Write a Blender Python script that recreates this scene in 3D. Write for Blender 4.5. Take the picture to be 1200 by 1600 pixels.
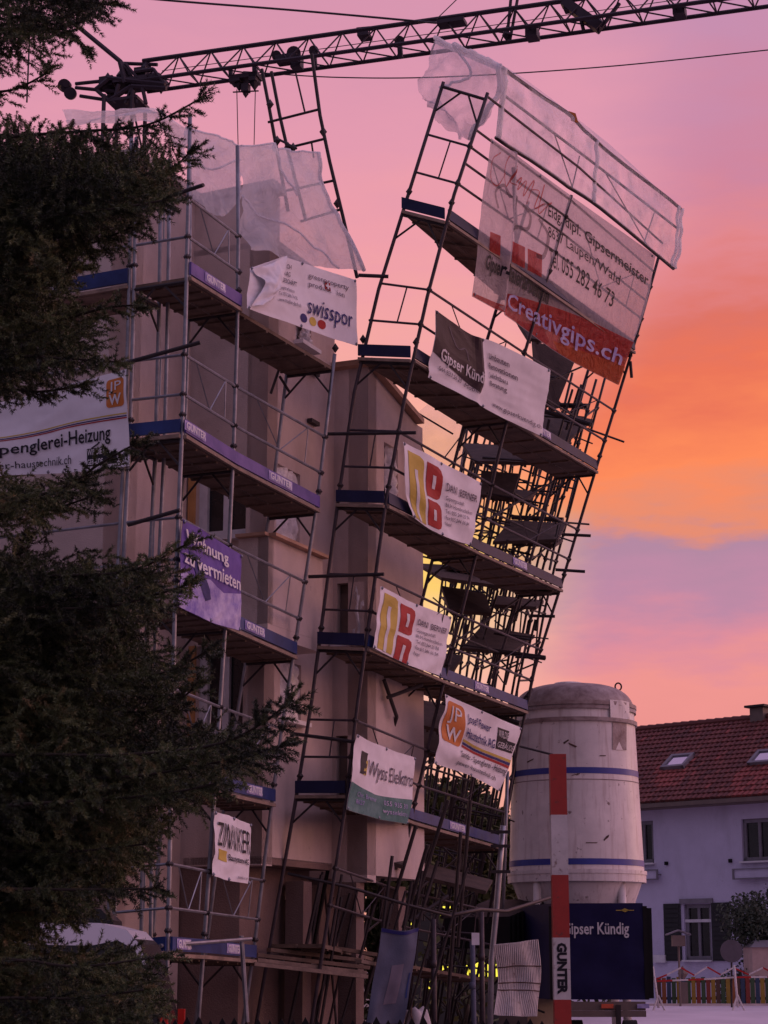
import bpy, bmesh, math, random
import numpy as np
from mathutils import Vector, Matrix, noise as mnoise

random.seed(7)
rng = np.random.default_rng(11)
S = bpy.context.scene
for o in list(bpy.data.objects):
    bpy.data.objects.remove(o)

# ------------------------------------------------------------------ camera
FPX = 3100.0
PITCH = math.atan(700 / FPX)
CZ = 1.65
cam_d = bpy.data.cameras.new('camera')
cam = bpy.data.objects.new('camera', cam_d)
S.collection.objects.link(cam)
cam.location = (0, 0, CZ)
cam.rotation_euler = (math.pi / 2 + PITCH, 0, 0)
cam_d.sensor_fit = 'VERTICAL'
cam_d.sensor_height = 36.0
cam_d.lens = 36.0 * FPX / 1600
cam_d.clip_start = 0.1
cam_d.clip_end = 4000
S.camera = cam

# ------------------------------------------------------------------ sky (dusk)
W = bpy.data.worlds.new('World')
S.world = W
W.use_nodes = True
nt = W.node_tree
nt.nodes.clear()
N = nt.nodes.new
L = nt.links.new


def srgb(c):
    return tuple(((v / 255) / 12.92 if v / 255 <= .04045 else ((v / 255 + .055) / 1.055) ** 2.4) for v in c)


def wm(op, a, b=None, c=None, clamp=False):
    n = N('ShaderNodeMath'); n.operation = op; n.use_clamp = clamp
    for i, v in enumerate((a, b, c)):
        if v is None: continue
        if isinstance(v, (int, float)): n.inputs[i].default_value = v
        else: L(v, n.inputs[i])
    return n.outputs[0]


def wramp(fac, stops):
    r = N('ShaderNodeValToRGB')
    cr = r.color_ramp
    while len(cr.elements) < len(stops): cr.elements.new(0.5)
    for e, (p, c) in zip(cr.elements, stops):
        e.position = p; e.color = (*srgb(c), 1)
    L(fac, r.inputs[0]); return r.outputs[0]


def wmix(f, a, b):
    m = N('ShaderNodeMix'); m.data_type = 'RGBA'
    L(f, m.inputs[0]); L(a, m.inputs[6]); L(b, m.inputs[7]); return m.outputs[2]


tc = N('ShaderNodeTexCoord')
sep = N('ShaderNodeSeparateXYZ'); L(tc.outputs['Generated'], sep.inputs[0])
el = wm('MULTIPLY', wm('ARCSINE', sep.outputs[2]), 180 / math.pi)
az = wm('MULTIPLY', wm('ARCTAN2', sep.outputs[0], sep.outputs[1]), 180 / math.pi)
mp = N('ShaderNodeMapping'); mp.inputs['Scale'].default_value = (3.0, 3.0, 11.0)
L(tc.outputs['Generated'], mp.inputs[0])
nz = N('ShaderNodeTexNoise'); nz.inputs['Scale'].default_value = 2.3; nz.inputs['Detail'].default_value = 5
nz.inputs['Roughness'].default_value = .5
L(mp.outputs[0], nz.inputs[0])
nz2 = N('ShaderNodeTexNoise'); nz2.inputs['Scale'].default_value = 9.0; nz2.inputs['Detail'].default_value = 6; nz2.inputs['Roughness'].default_value = .55
L(mp.outputs[0], nz2.inputs[0])
wob = wm('ADD', wm('MULTIPLY', wm('SUBTRACT', nz.outputs[0], .5), 4.0), wm('MULTIPLY', wm('SUBTRACT', nz2.outputs[0], .5), 2.6))
elw = wm('ADD', el, wob)
# clouds slope a little: the purple bank rises to the right
elr = wm('SUBTRACT', elw, wm('MULTIPLY', wm('MAXIMUM', wm('MINIMUM', az, 14), -14), .10))
e2f = lambda e: e / 60.0


def y2e(y): return math.degrees(PITCH) + math.degrees(math.atan((800 - y) / FPX))


facW = wm('DIVIDE', el, 60.0, clamp=True)
facL = wm('DIVIDE', elw, 60.0, clamp=True)
facR = wm('DIVIDE', elr, 60.0, clamp=True)
stL = [(e2f(y2e(1490)), (232, 150, 130)), (e2f(y2e(1080)), (252, 190, 170)), (e2f(y2e(960)), (255, 206, 150)), (e2f(y2e(880)), (255, 208, 112)),
       (e2f(y2e(760)), (252, 178, 128)), (e2f(y2e(620)), (249, 174, 158)), (e2f(y2e(420)), (240, 160, 170)), (e2f(y2e(220)), (228, 155, 176)),
       (e2f(y2e(20)), (217, 150, 176)), (0.72, (190, 152, 188)), (1.0, (150, 134, 172))]
stR = [(e2f(y2e(1490)), (222, 140, 135)), (e2f(y2e(1120)), (240, 150, 145)), (e2f(y2e(1050)), (222, 142, 158)), (e2f(y2e(975)), (192, 138, 166)),
       (e2f(y2e(900)), (180, 137, 163)), (e2f(y2e(850)), (232, 142, 114)), (e2f(y2e(765)), (255, 140, 92)), (e2f(y2e(650)), (236, 118, 90)),
       (e2f(y2e(570)), (223, 116, 102)), (e2f(y2e(450)), (226, 136, 143)), (e2f(y2e(330)), (208, 135, 160)), (e2f(y2e(120)), (200, 143, 176)), (0.72, (180, 145, 188)), (1.0, (150, 130, 172))]
colL = wramp(facL, stL)
colR = wramp(facR, stR)
azw = wm('SUBTRACT', wm('ADD', az, wm('MULTIPLY', wob, .5)), wm('MULTIPLY', wm('DIVIDE', wm('SUBTRACT', el, 14.0), 7.0, clamp=True), 4.0))
mr = N('ShaderNodeMapRange'); mr.interpolation_type = 'SMOOTHSTEP'
mr.inputs[1].default_value = 1.6; mr.inputs[2].default_value = 6.6
L(azw, mr.inputs[0])
colF = wmix(mr.outputs[0], colL, colR)
stC = [(0.0, (222, 150, 140)), (0.1, (232, 165, 160)), (0.3, (222, 168, 186)), (0.6, (186, 156, 190)), (1.0, (150, 134, 172))]
colC = wramp(facL, stC)
mc_ = N('ShaderNodeMapRange'); mc_.interpolation_type = 'SMOOTHSTEP'; mc_.inputs[1].default_value = 13; mc_.inputs[2].default_value = 55
L(az, mc_.inputs[0])
gain = N('ShaderNodeVectorMath'); gain.operation = 'SCALE'; gain.inputs[3].default_value = 1.9; L(colC, gain.inputs[0])
colF = wmix(mc_.outputs[0], colF, gain.outputs[0])
# away from the sunset the dusk sky turns to plain mauve
stB = [(0.0, (122, 107, 124)), (0.15, (130, 115, 138)), (0.4, (140, 128, 158)), (1.0, (150, 134, 172))]
colB = wramp(facW, stB)
mb_ = N('ShaderNodeMapRange'); mb_.interpolation_type = 'SMOOTHSTEP'
mb_.inputs[1].default_value = 60; mb_.inputs[2].default_value = 115
L(wm('ABSOLUTE', wm('SUBTRACT', az, 45.0)), mb_.inputs[0])
col = wmix(mb_.outputs[0], colF, colB)
bg = N('ShaderNodeBackground'); bg.inputs[1].default_value = 1.0
L(col, bg.inputs[0])
wo = N('ShaderNodeOutputWorld'); L(bg.outputs[0], wo.inputs[0])

# the sun has all but set, low behind the right of the scene: only a faint warm rim remains
sd = bpy.data.lights.new('sun', 'SUN'); sd.energy = 0.16; sd.angle = math.radians(8); sd.color = (1, .55, .28)
sun = bpy.data.objects.new('sun', sd); S.collection.objects.link(sun)
sun_dir = Vector((math.sin(math.radians(64)), math.cos(math.radians(64)), math.tan(math.radians(6)))).normalized()
sun.rotation_euler = sun_dir.to_track_quat('Z', 'Y').to_euler()

S.view_settings.view_transform = 'Standard'
S.view_settings.look = 'None'
S.view_settings.exposure = 0.0
S.view_settings.gamma = 1.0
S.view_settings.use_curve_mapping = False
S.cycles.max_bounces = 8
S.cycles.transparent_max_bounces = 16

# ------------------------------------------------------------------ measuring helpers
CT, ST = math.cos(PITCH), math.sin(PITCH)


def ray(px, py):
    r = (px - 600) / FPX; u = (800 - py) / FPX
    return Vector((r, CT - u * ST, ST + u * CT))


def at(px, py, Y):
    d = ray(px, py); return Vector((0, 0, CZ)) + d * (Y / d.y)


def atZ(px, py, Z):
    d = ray(px, py); return Vector((0, 0, CZ)) + d * ((Z - CZ) / d.z)


def onplane(px, py, p0, n, off=0.0):
    d = ray(px, py); o = Vector((0, 0, CZ)); n = n.normalized()
    if n.dot(d) > 0: n = -n          # faces the camera
    return o + d * ((p0 + n * off - o).dot(n) / d.dot(n))


def proj(p):
    Z = p.z - CZ
    f = p.y * CT + Z * ST; u = -p.y * ST + Z * CT
    return (600 + FPX * p.x / f, 800 - FPX * u / f)


UA = math.radians(67.0)
U = Vector((math.cos(UA), math.sin(UA), 0))       # along the scaffold, away from us
NO = Vector((math.sin(UA), -math.cos(UA), 0))     # outward from the right hand facade
UP = Vector((0, 0, 1))

# ------------------------------------------------------------------ materials
M = {}


def mat(name, col, rough=.7, metal=0.0, var=.25, scale=3.0, bump=0.0, bscale=60.0, col2=None, detail=4, emit=None, stretch=None):
    m = bpy.data.materials.new(name); m.use_nodes = True
    t = m.node_tree; b = t.nodes['Principled BSDF']
    b.inputs['Roughness'].default_value = rough; b.inputs['Metallic'].default_value = metal
    if name.startswith(('ink', 'banner', 'truck', 'tarp', 'black', 'blue_b', 'navy', 'violet')): b.inputs['Specular IOR Level'].default_value = .18
    tcn = t.nodes.new('ShaderNodeTexCoord')
    src = tcn.outputs['Object']
    if stretch:
        mpn = t.nodes.new('ShaderNodeMapping'); mpn.inputs['Scale'].default_value = stretch
        t.links.new(src, mpn.inputs[0]); src = mpn.outputs[0]
    n = t.nodes.new('ShaderNodeTexNoise'); n.inputs['Scale'].default_value = scale; n.inputs['Detail'].default_value = detail
    n.inputs['Roughness'].default_value = .65
    t.links.new(src, n.inputs[0])
    r = t.nodes.new('ShaderNodeValToRGB')
    c2 = col2 or tuple(v * (1 - var) for v in col)
    r.color_ramp.elements[0].position = .32; r.color_ramp.elements[0].color = (*c2, 1)
    r.color_ramp.elements[1].position = .68; r.color_ramp.elements[1].color = (*col, 1)
    t.links.new(n.outputs[0], r.inputs[0]); t.links.new(r.outputs[0], b.inputs['Base Color'])
    if bump:
        n2 = t.nodes.new('ShaderNodeTexNoise'); n2.inputs['Scale'].default_value = bscale; n2.inputs['Detail'].default_value = 3
        t.links.new(tcn.outputs['Object'], n2.inputs[0])
        bp = t.nodes.new('ShaderNodeBump'); bp.inputs['Strength'].default_value = bump; bp.inputs['Distance'].default_value = .02
        t.links.new(n2.outputs[0], bp.inputs['Height']); t.links.new(bp.outputs[0], b.inputs['Normal'])
    if emit:
        b.inputs['Emission Color'].default_value = (*emit[0], 1); b.inputs['Emission Strength'].default_value = emit[1]
    M[name] = m
    return m


def island(name, cols, rough=.8, bump=.3):
    """colour differs from loose piece to loose piece (tiles)"""
    m = mat(name, cols[0], rough, bump=bump, bscale=20)
    t = m.node_tree; b = t.nodes['Principled BSDF']
    g = t.nodes.new('ShaderNodeNewGeometry'); r = t.nodes.new('ShaderNodeValToRGB')
    while len(r.color_ramp.elements) < len(cols): r.color_ramp.elements.new(.5)
    for i, c in enumerate(cols):
        r.color_ramp.elements[i].position = i / (len(cols) - 1); r.color_ramp.elements[i].color = (*c, 1)
    t.links.new(g.outputs['Random Per Island'], r.inputs[0])
    old = b.inputs['Base Color'].links[0].from_socket
    mx = t.nodes.new('ShaderNodeMix'); mx.data_type = 'RGBA'; mx.inputs[0].default_value = .45
    t.links.new(r.outputs[0], mx.inputs[6]); t.links.new(old, mx.inputs[7]); t.links.new(mx.outputs[2], b.inputs['Base Color'])
    return m


def film(name, col, alpha=.6, trans=.5, rough=.35, var=.35, scale=2.5, gloss=.12):
    """thin plastic sheet or mesh cloth: part see-through, part translucent, part diffuse, a little shine"""
    m = bpy.data.materials.new(name); m.use_nodes = True; t = m.node_tree; t.nodes.clear()
    nn = t.nodes.new
    out = nn('ShaderNodeOutputMaterial')
    tr = nn('ShaderNodeBsdfTransparent'); tl = nn('ShaderNodeBsdfTranslucent'); df = nn('ShaderNodeBsdfDiffuse'); gl = nn('ShaderNodeBsdfGlossy')
    gl.inputs['Roughness'].default_value = rough
    for b in (tl, df): b.inputs[0].default_value = (*col, 1)
    gl.inputs[0].default_value = (.9, .9, .9, 1)
    m1 = nn('ShaderNodeMixShader'); m1.inputs[0].default_value = trans; t.links.new(df.outputs[0], m1.inputs[1]); t.links.new(tl.outputs[0], m1.inputs[2])
    m2 = nn('ShaderNodeMixShader'); m2.inputs[0].default_value = gloss; t.links.new(m1.outputs[0], m2.inputs[1]); t.links.new(gl.outputs[0], m2.inputs[2])
    m3 = nn('ShaderNodeMixShader')
    tcn = nn('ShaderNodeTexCoord'); n = nn('ShaderNodeTexNoise'); n.inputs['Scale'].default_value = scale; n.inputs['Detail'].default_value = 5
    t.links.new(tcn.outputs['Object'], n.inputs[0])
    r = nn('ShaderNodeMapRange'); r.inputs[1].default_value = .3; r.inputs[2].default_value = .7
    r.inputs[3].default_value = max(0, alpha - var); r.inputs[4].default_value = min(1, alpha + var)
    t.links.new(n.outputs[0], r.inputs[0]); t.links.new(r.outputs[0], m3.inputs[0])
    wv = nn('ShaderNodeTexNoise'); wv.inputs['Scale'].default_value = 3.2; wv.inputs['Detail'].default_value = 7; wv.inputs['Distortion'].default_value = 1.6
    t.links.new(tcn.outputs['Object'], wv.inputs[0])
    bp = nn('ShaderNodeBump'); bp.inputs['Strength'].default_value = .7; bp.inputs['Distance'].default_value = .15
    t.links.new(wv.outputs[0], bp.inputs['Height'])
    for b in (tl, df, gl): t.links.new(bp.outputs[0], b.inputs['Normal'])
    t.links.new(tr.outputs[0], m3.inputs[1]); t.links.new(m2.outputs[0], m3.inputs[2]); t.links.new(m3.outputs[0], out.inputs[0])
    M[name] = m
    return m


mat('steel', (.30, .30, .33), .42, .55, var=.45, scale=5)
mat('steel_shaded', (.075, .055, .065), .55, .35, var=.5, scale=6)  # same steel, darkened in colour because the tower is seen against the light
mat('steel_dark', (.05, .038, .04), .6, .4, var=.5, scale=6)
mat('steel_bright', (.42, .42, .45), .35, .6, var=.3, scale=5)
mat('wire', (.05, .05, .055), .6, .3)
mat('blue_board', (.035, .06, .20), .5, var=.45, scale=2.0, col2=(.02, .03, .10))
mat('navy_board', (.022, .024, .075), .5, var=.4, scale=2)
mat('wood_dark', (.085, .055, .045), .9, var=.5, scale=5, bump=.3, bscale=30)
mat('violet_board', (.17, .11, .34), .5, var=.4, scale=2.5, col2=(.08, .06, .22))
mat('wood_plank', (.20, .13, .09), .85, var=.5, scale=4, bump=.3, bscale=30)
mat('wood_pale', (.34, .24, .18), .85, var=.5, scale=4, bump=.3, bscale=30)
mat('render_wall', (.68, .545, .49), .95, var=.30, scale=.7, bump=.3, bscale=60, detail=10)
mat('render_shaded', (.26, .175, .15), .95, var=.35, scale=1.2, bump=.6, bscale=45, detail=8)  # ground floor render, its shade under the overhang darkened into the colour
mat('cap', (.55, .33, .22), .7)
mat('cap_pale', (.62, .5, .47), .6, var=.3)
mat('insul', (.55, .28, .10), .8)
mat('frame_white', (.78, .75, .78), .5)
mat('frame_brown', (.18, .13, .11), .6)
mat('glass_dark', (.02, .02, .022), .12, var=.6, scale=4)
mat('foil', (.85, .80, .82), .35, var=.35, scale=9, bump=.9, bscale=14)
mat('banner_white', (.84, .81, .84), .6, var=.10, scale=4)
mat('banner_dark', (.05, .028, .04), .55, var=.3)
mat('ink_black', (.02, .018, .025), .6)
mat('ink_grey', (.14, .11, .14), .6)
mat('ink_navy', (.035, .03, .17), .6)
mat('ink_white', (.80, .78, .80), .6)
mat('ink_red', (.42, .025, .025), .6, var=.15)
mat('ink_yellow', (.62, .46, .09), .6, var=.15)
mat('ink_orange', (.62, .20, .05), .6, var=.1)
mat('ink_green', (.04, .15, .13), .6, var=.5, scale=4, col2=(.12, .24, .24))
mat('ink_violet', (.15, .09, .38), .6, var=.6, scale=3.2, col2=(.09, .05, .26))
mat('ink_cloud', (.60, .54, .74), .6, var=.7, scale=4, col2=(.17, .13, .44), detail=7)
mat('ink_deep', (.03, .03, .16), .6)
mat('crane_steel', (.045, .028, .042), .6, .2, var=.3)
mat('silo_white', (.86, .79, .76), .42, var=.26, scale=1.6, bump=.06, bscale=5, detail=8)


def weather(name, layers):
    t = M[name].node_tree; b = t.nodes['Principled BSDF']; old = b.inputs['Base Color'].links[0].from_socket
    tcn = t.nodes.new('ShaderNodeTexCoord')
    for sc_x, sc_z, lo, hi, colr, am in layers:
        mpn = t.nodes.new('ShaderNodeMapping'); mpn.inputs['Scale'].default_value = (sc_x, sc_x, sc_z); t.links.new(tcn.outputs['Object'], mpn.inputs[0])
        nn_ = t.nodes.new('ShaderNodeTexNoise'); nn_.inputs['Scale'].default_value = 1; nn_.inputs['Detail'].default_value = 8; nn_.inputs['Roughness'].default_value = .62; t.links.new(mpn.outputs[0], nn_.inputs[0])
        rr_n = t.nodes.new('ShaderNodeMapRange'); rr_n.inputs[1].default_value = lo; rr_n.inputs[2].default_value = hi; rr_n.inputs[4].default_value = am; t.links.new(nn_.outputs[0], rr_n.inputs[0])
        mx = t.nodes.new('ShaderNodeMix'); mx.data_type = 'RGBA'; mx.inputs[7].default_value = (*colr, 1); t.links.new(rr_n.outputs[0], mx.inputs[0]); t.links.new(old, mx.inputs[6]); old = mx.outputs[2]
    t.links.new(old, b.inputs['Base Color'])


weather('silo_white', ((7.0, 7.0, .64, .70, (.13, .07, .06), .85), (9.0, .7, .52, .72, (.36, .25, .22), .6), (2.5, 30.0, .68, .75, (.25, .17, .15), .55)))
weather('render_wall', ((1.6, .35, .50, .70, (.40, .29, .25), .55), (.9, .9, .56, .60, (.62, .50, .46), .5), (7, 7, .66, .72, (.30, .22, .19), .5)))
mat('silo_top', (.46, .37, .35), .6, var=.6, scale=5, bump=.2, bscale=20, col2=(.2, .13, .12), detail=9)
mat('silo_blue', (.035, .05, .33), .45, var=.3)
mat('rust', (.12, .06, .045), .8, var=.6, scale=12)
mat('post_red', (.40, .03, .02), .55, var=.2, scale=5)
mat('post_white', (.66, .6, .58), .55, var=.25, scale=5)
mat('truck_blue', (.018, .016, .075), .6, var=.3, scale=2.5, bump=.15, bscale=6)
mat('black', (.012, .011, .012), .7)
mat('rubber', (.02, .02, .02), .85)
mat('mesh_white', (.85, .80, .83), .6, var=.2, scale=5)
mat('house_wall', (.62, .58, .74), .95, var=.12, scale=.8, bump=.5, bscale=20)
mat('shutter', (.022, .022, .024), .7)
weather('post_white', ((14, 14, .60, .68, (.20, .12, .10), .8),))
weather('post_red', ((14, 14, .60, .68, (.12, .04, .03), .7),))
weather('house_wall', ((1.4, .4, .52, .72, (.40, .37, .47), .5), (5, 5, .66, .72, (.35, .32, .38), .5)))
mat('stone_grey', (.23, .21, .24), .8)
mat('pale_paving', (.80, .70, .76), .5, var=.22, scale=.5, detail=9)
mat('ground', (.20, .17, .17), .7, var=.3, scale=.35, bump=.25, bscale=6, detail=8)
mat('gravel', (.22, .18, .18), .9, var=.4, scale=1.5, bump=.6, bscale=14, detail=8)
mat('bark', (.05, .035, .025), .95, var=.5, scale=12, bump=.6, bscale=40)
mat('car_sheen', (.72, .70, .76), .22, var=.05)
mat('car_dark', (.012, .012, .014), .2)
mat('tail_red', (.65, .03, .02), .25)
mat('tail_lamp', (.75, .12, .05), .25)
mat('lit_yellow', (.6, .5, .08), .6, emit=((1, .86, .07), 1.3))
mat('hill_dark', (.05, .05, .05), .95)
mat('tarp_blue', (.13, .14, .20), .8, var=.25, scale=4, bump=.2, bscale=60)
mat('tarp_pale', (.22, .19, .24), .8, var=.2, scale=4)
mat('bag_white', (.6, .55, .56), .7, var=.3, scale=5)
mat('chapel_pink', (.55, .40, .36), .9)
mat('disc', (.10, .085, .10), .7)
for nm, c in (('slat_red', (.35, .05, .03)), ('slat_orange', (.42, .13, .03)), ('slat_yellow', (.48, .30, .03)), ('slat_green', (.06, .13, .05)), ('slat_blue', (.04, .08, .16)), ('slat_brown', (.13, .06, .04))):
    mat(nm, tuple(v * .62 for v in c), .7)  # slat colours dimmed to carry the shade the fence stands in
film('sheet', (.98, .96, .99), alpha=.76, trans=.68, var=.10, gloss=.10)
film('sheet_thin', (.80, .76, .85), alpha=.50, trans=.55, var=.3, gloss=.10)
film('mesh_banner', (.76, .66, .68), alpha=.52, trans=.62, var=.05, gloss=.02, scale=6)
film('sheet_faint', (.80, .76, .85), alpha=.25, trans=.55, var=.08)
film('mesh_grey', (.16, .12, .13), alpha=.55, trans=.4, var=.04, gloss=.02)
film('mesh_script', (.66, .09, .07), alpha=.62, trans=.5, var=.2, gloss=.02, scale=9)
film('mesh_red', (.62, .04, .03), alpha=.80, trans=.6, var=.04, gloss=.02)
film('mesh_orange', (.75, .20, .06), alpha=.8, trans=.7, var=.04, gloss=.02)
island('roof_tile', [(.15, .04, .034), (.21, .05, .04), (.08, .03, .028), (.27, .075, .055), (.13, .042, .04)])
mat('tile_new', (.33, .075, .06), .8, var=.3, scale=8)


def leaf_mat(name, cols, scale=3.0):
    m = bpy.data.materials.new(name); m.use_nodes = True; t = m.node_tree
    b = t.nodes['Principled BSDF']; b.inputs['Roughness'].default_value = .62
    b.inputs['Specular IOR Level'].default_value = .3
    tcn = t.nodes.new('ShaderNodeTexCoord'); n = t.nodes.new('ShaderNodeTexNoise'); n.inputs['Scale'].default_value = scale; n.inputs['Detail'].default_value = 3
    t.links.new(tcn.outputs['Object'], n.inputs[0])
    r = t.nodes.new('ShaderNodeValToRGB')
    while len(r.color_ramp.elements) < len(cols): r.color_ramp.elements.new(.5)
    for i, c in enumerate(cols):
        r.color_ramp.elements[i].position = .3 + .42 * i / (len(cols) - 1); r.color_ramp.elements[i].color = (*c, 1)
    g = t.nodes.new('ShaderNodeNewGeometry'); mx = t.nodes.new('ShaderNodeMath'); mx.operation = 'MULTIPLY_ADD'
    mx.inputs[1].default_value = .16; t.links.new(g.outputs['Random Per Island'], mx.inputs[0])
    sb = t.nodes.new('ShaderNodeMath'); sb.operation = 'SUBTRACT'; sb.inputs[1].default_value = .08
    t.links.new(n.outputs[0], sb.inputs[0]); t.links.new(sb.outputs[0], mx.inputs[2])
    t.links.new(mx.outputs[0], r.inputs[0]); t.links.new(r.outputs[0], b.inputs['Base Color'])
    M[name] = m


m = bpy.data.materials.new('needles'); m.use_nodes = True; t = m.node_tree; b = t.nodes['Principled BSDF']; b.inputs['Roughness'].default_value = .5; b.inputs['Specular IOR Level'].default_value = .4
a_n = t.nodes.new('ShaderNodeAttribute'); a_n.attribute_name = 'tone'; r = t.nodes.new('ShaderNodeValToRGB')
for i_ in range(3): r.color_ramp.elements.new(.5)
for e_, (p_, c_) in zip(r.color_ramp.elements, ((.1, (.020, .022, .016)), (.38, (.045, .055, .028)), (.6, (.085, .105, .042)), (.8, (.15, .175, .07)), (.98, (.22, .17, .08)))): e_.position = p_; e_.color = (*c_, 1)
t.links.new(a_n.outputs['Fac'], r.inputs[0]); t.links.new(r.outputs[0], b.inputs['Base Color']); M['needles'] = m
leaf_mat('leaves', [(.035, .040, .012), (.07, .075, .02), (.10, .09, .025)], .8)
leaf_mat('leaves_grey', [(.03, .045, .03), (.06, .075, .05), (.09, .1, .07)], 1.2)

# ------------------------------------------------------------------ mesh helpers


class MB:
    def __init__(s): s.v = []; s.f = []

    def add(s, vs, fs):
        k = len(s.v); s.v += [Vector(p) for p in vs]; s.f += [tuple(i + k for i in f) for f in fs]; return s

    def hexa(s, a):   # a: 4 lower + 4 upper corners, same winding
        return s.add(a, [(3, 2, 1, 0), (4, 5, 6, 7), (0, 1, 5, 4), (1, 2, 6, 5), (2, 3, 7, 6), (3, 0, 4, 7)])

    def box(s, c, ax, ay, az):   # centre and three half axes
        c, ax, ay, az = Vector(c), Vector(ax), Vector(ay), Vector(az)
        lo = [c - ax - ay - az, c + ax - ay - az, c + ax + ay - az, c - ax + ay - az]
        return s.hexa(lo + [p + 2 * az for p in lo])

    def bar(s, p, q, w, h, up=UP):   # rectangular bar
        p, q = Vector(p), Vector(q); d = (q - p).normalized()
        x = d.cross(up)
        if x.length < 1e-4: x = d.cross(Vector((1, 0, 0)))
        x.normalize(); y = x.cross(d).normalized()
        lo = [p - x * w - y * h, p + x * w - y * h, p + x * w + y * h, p - x * w + y * h]
        return s.hexa(lo + [a + (q - p) for a in lo])

    def tube(s, pts, r, n=7, caps=True):
        pts = [Vector(p) for p in pts]
        rs = r if isinstance(r, (list, tuple)) else [r] * len(pts)
        d0 = (pts[1] - pts[0]).normalized()
        ref = Vector((0, 0, 1)) if abs(d0.z) < .9 else Vector((1, 0, 0))
        x = d0.cross(ref).normalized()
        k = len(s.v)
        for i, p in enumerate(pts):
            if i == 0: d = pts[1] - pts[0]
            elif i == len(pts) - 1: d = pts[-1] - pts[-2]
            else: d = pts[i + 1] - pts[i - 1]
            d.normalize(); x = (x - d * x.dot(d)).normalized(); y = d.cross(x)
            for j in range(n):
                a = 2 * math.pi * j / n
                s.v.append(p + (x * math.cos(a) + y * math.sin(a)) * rs[i])
        for i in range(len(pts) - 1):
            for j in range(n):
                j2 = (j + 1) % n
                s.f.append((k + i * n + j, k + i * n + j2, k + (i + 1) * n + j2, k + (i + 1) * n + j))
        if caps:
            s.f.append(tuple(k + j for j in reversed(range(n))))
            s.f.append(tuple(k + (len(pts) - 1) * n + j for j in range(n)))
        return s

    def lathe(s, c, prof, n=48, a0=0.0, a1=2 * math.pi):
        c = Vector(c); k = len(s.v); full = abs(a1 - a0 - 2 * math.pi) < 1e-6
        m = n if full else n + 1
        for (r, z) in prof:
            for j in range(m):
                a = a0 + (a1 - a0) * j / n
                s.v.append(c + Vector((r * math.cos(a), r * math.sin(a), z)))
        for i in range(len(prof) - 1):
            for j in range(n):
                j2 = (j + 1) % m
                s.f.append((k + i * m + j, k + i * m + j2, k + (i + 1) * m + j2, k + (i + 1) * m + j))
        return s

    def lump(s, p, r):
        p = Vector(p)
        return s.add([p + Vector(d) * r for d in ((1, 0, 0), (-1, 0, 0), (0, 1, 0), (0, -1, 0), (0, 0, 1.5), (0, 0, -1.5))],
                     [(0, 2, 4), (2, 1, 4), (1, 3, 4), (3, 0, 4), (2, 0, 5), (1, 2, 5), (3, 1, 5), (0, 3, 5)])


def tag(o, label=None, cat=None, group=None, kind=None):
    if label: o['label'] = label
    if cat: o['category'] = cat
    if group: o['group'] = group
    if kind: o['kind'] = kind
    return o


def root_of(o):
    l = Vector((0, 0, 0))
    while o is not None: l = l + o.location; o = o.parent
    return l


def obj(name, mb, material, parent=None, smooth=False, origin=None, label=None, kind=None):
    me = bpy.data.meshes.new(name)
    base = root_of(parent) if parent is not None else Vector((0, 0, 0))
    og = Vector(origin) if origin is not None else base
    me.from_pydata([tuple(p - og) for p in mb.v], [], mb.f)
    me.materials.append(M[material] if isinstance(material, str) else material)
    if smooth: me.polygons.foreach_set('use_smooth', [True] * len(me.polygons))
    me.update()
    o = bpy.data.objects.new(name, me); S.collection.objects.link(o)
    if parent is not None:
        o.parent = parent; o.location = og - base
    else: o.location = og
    if label: o['label'] = label
    if kind: o['kind'] = kind
    return o


def thing(name, label, cat, loc, group=None):
    o = bpy.data.objects.new(name, None); S.collection.objects.link(o)
    o.location = loc; o.empty_display_size = .3
    return tag(o, label, cat, group)


def fixn(o):
    bm = bmesh.new(); bm.from_mesh(o.data); bmesh.ops.recalc_face_normals(bm, faces=bm.faces); bm.to_mesh(o.data); bm.free(); return o


# ------------------------------------------------------------------ curved sheets, banners and print


def cr(p0, p1, p2, p3, t):
    return .5 * ((2 * p1) + (p2 - p0) * t + (2 * p0 - 5 * p1 + 4 * p2 - p3) * t * t + (3 * p1 - p0 - 3 * p2 + p3) * t ** 3)


def spl(a, t):
    n = len(a) - 1; x = min(max(t, 0), 1) * n; i = min(int(x), n - 1); f = x - i
    p0 = a[i - 1] if i > 0 else 2 * a[0] - a[1]
    p3 = a[i + 2] if i + 2 <= n else 2 * a[n] - a[n - 1]
    return cr(p0, a[i], a[i + 1], p3, f)


def lnr(a, t):
    n = len(a) - 1; x = min(max(t, 0), 1) * n; i = min(int(x), n - 1); return a[i].lerp(a[i + 1], x - i)


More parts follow.
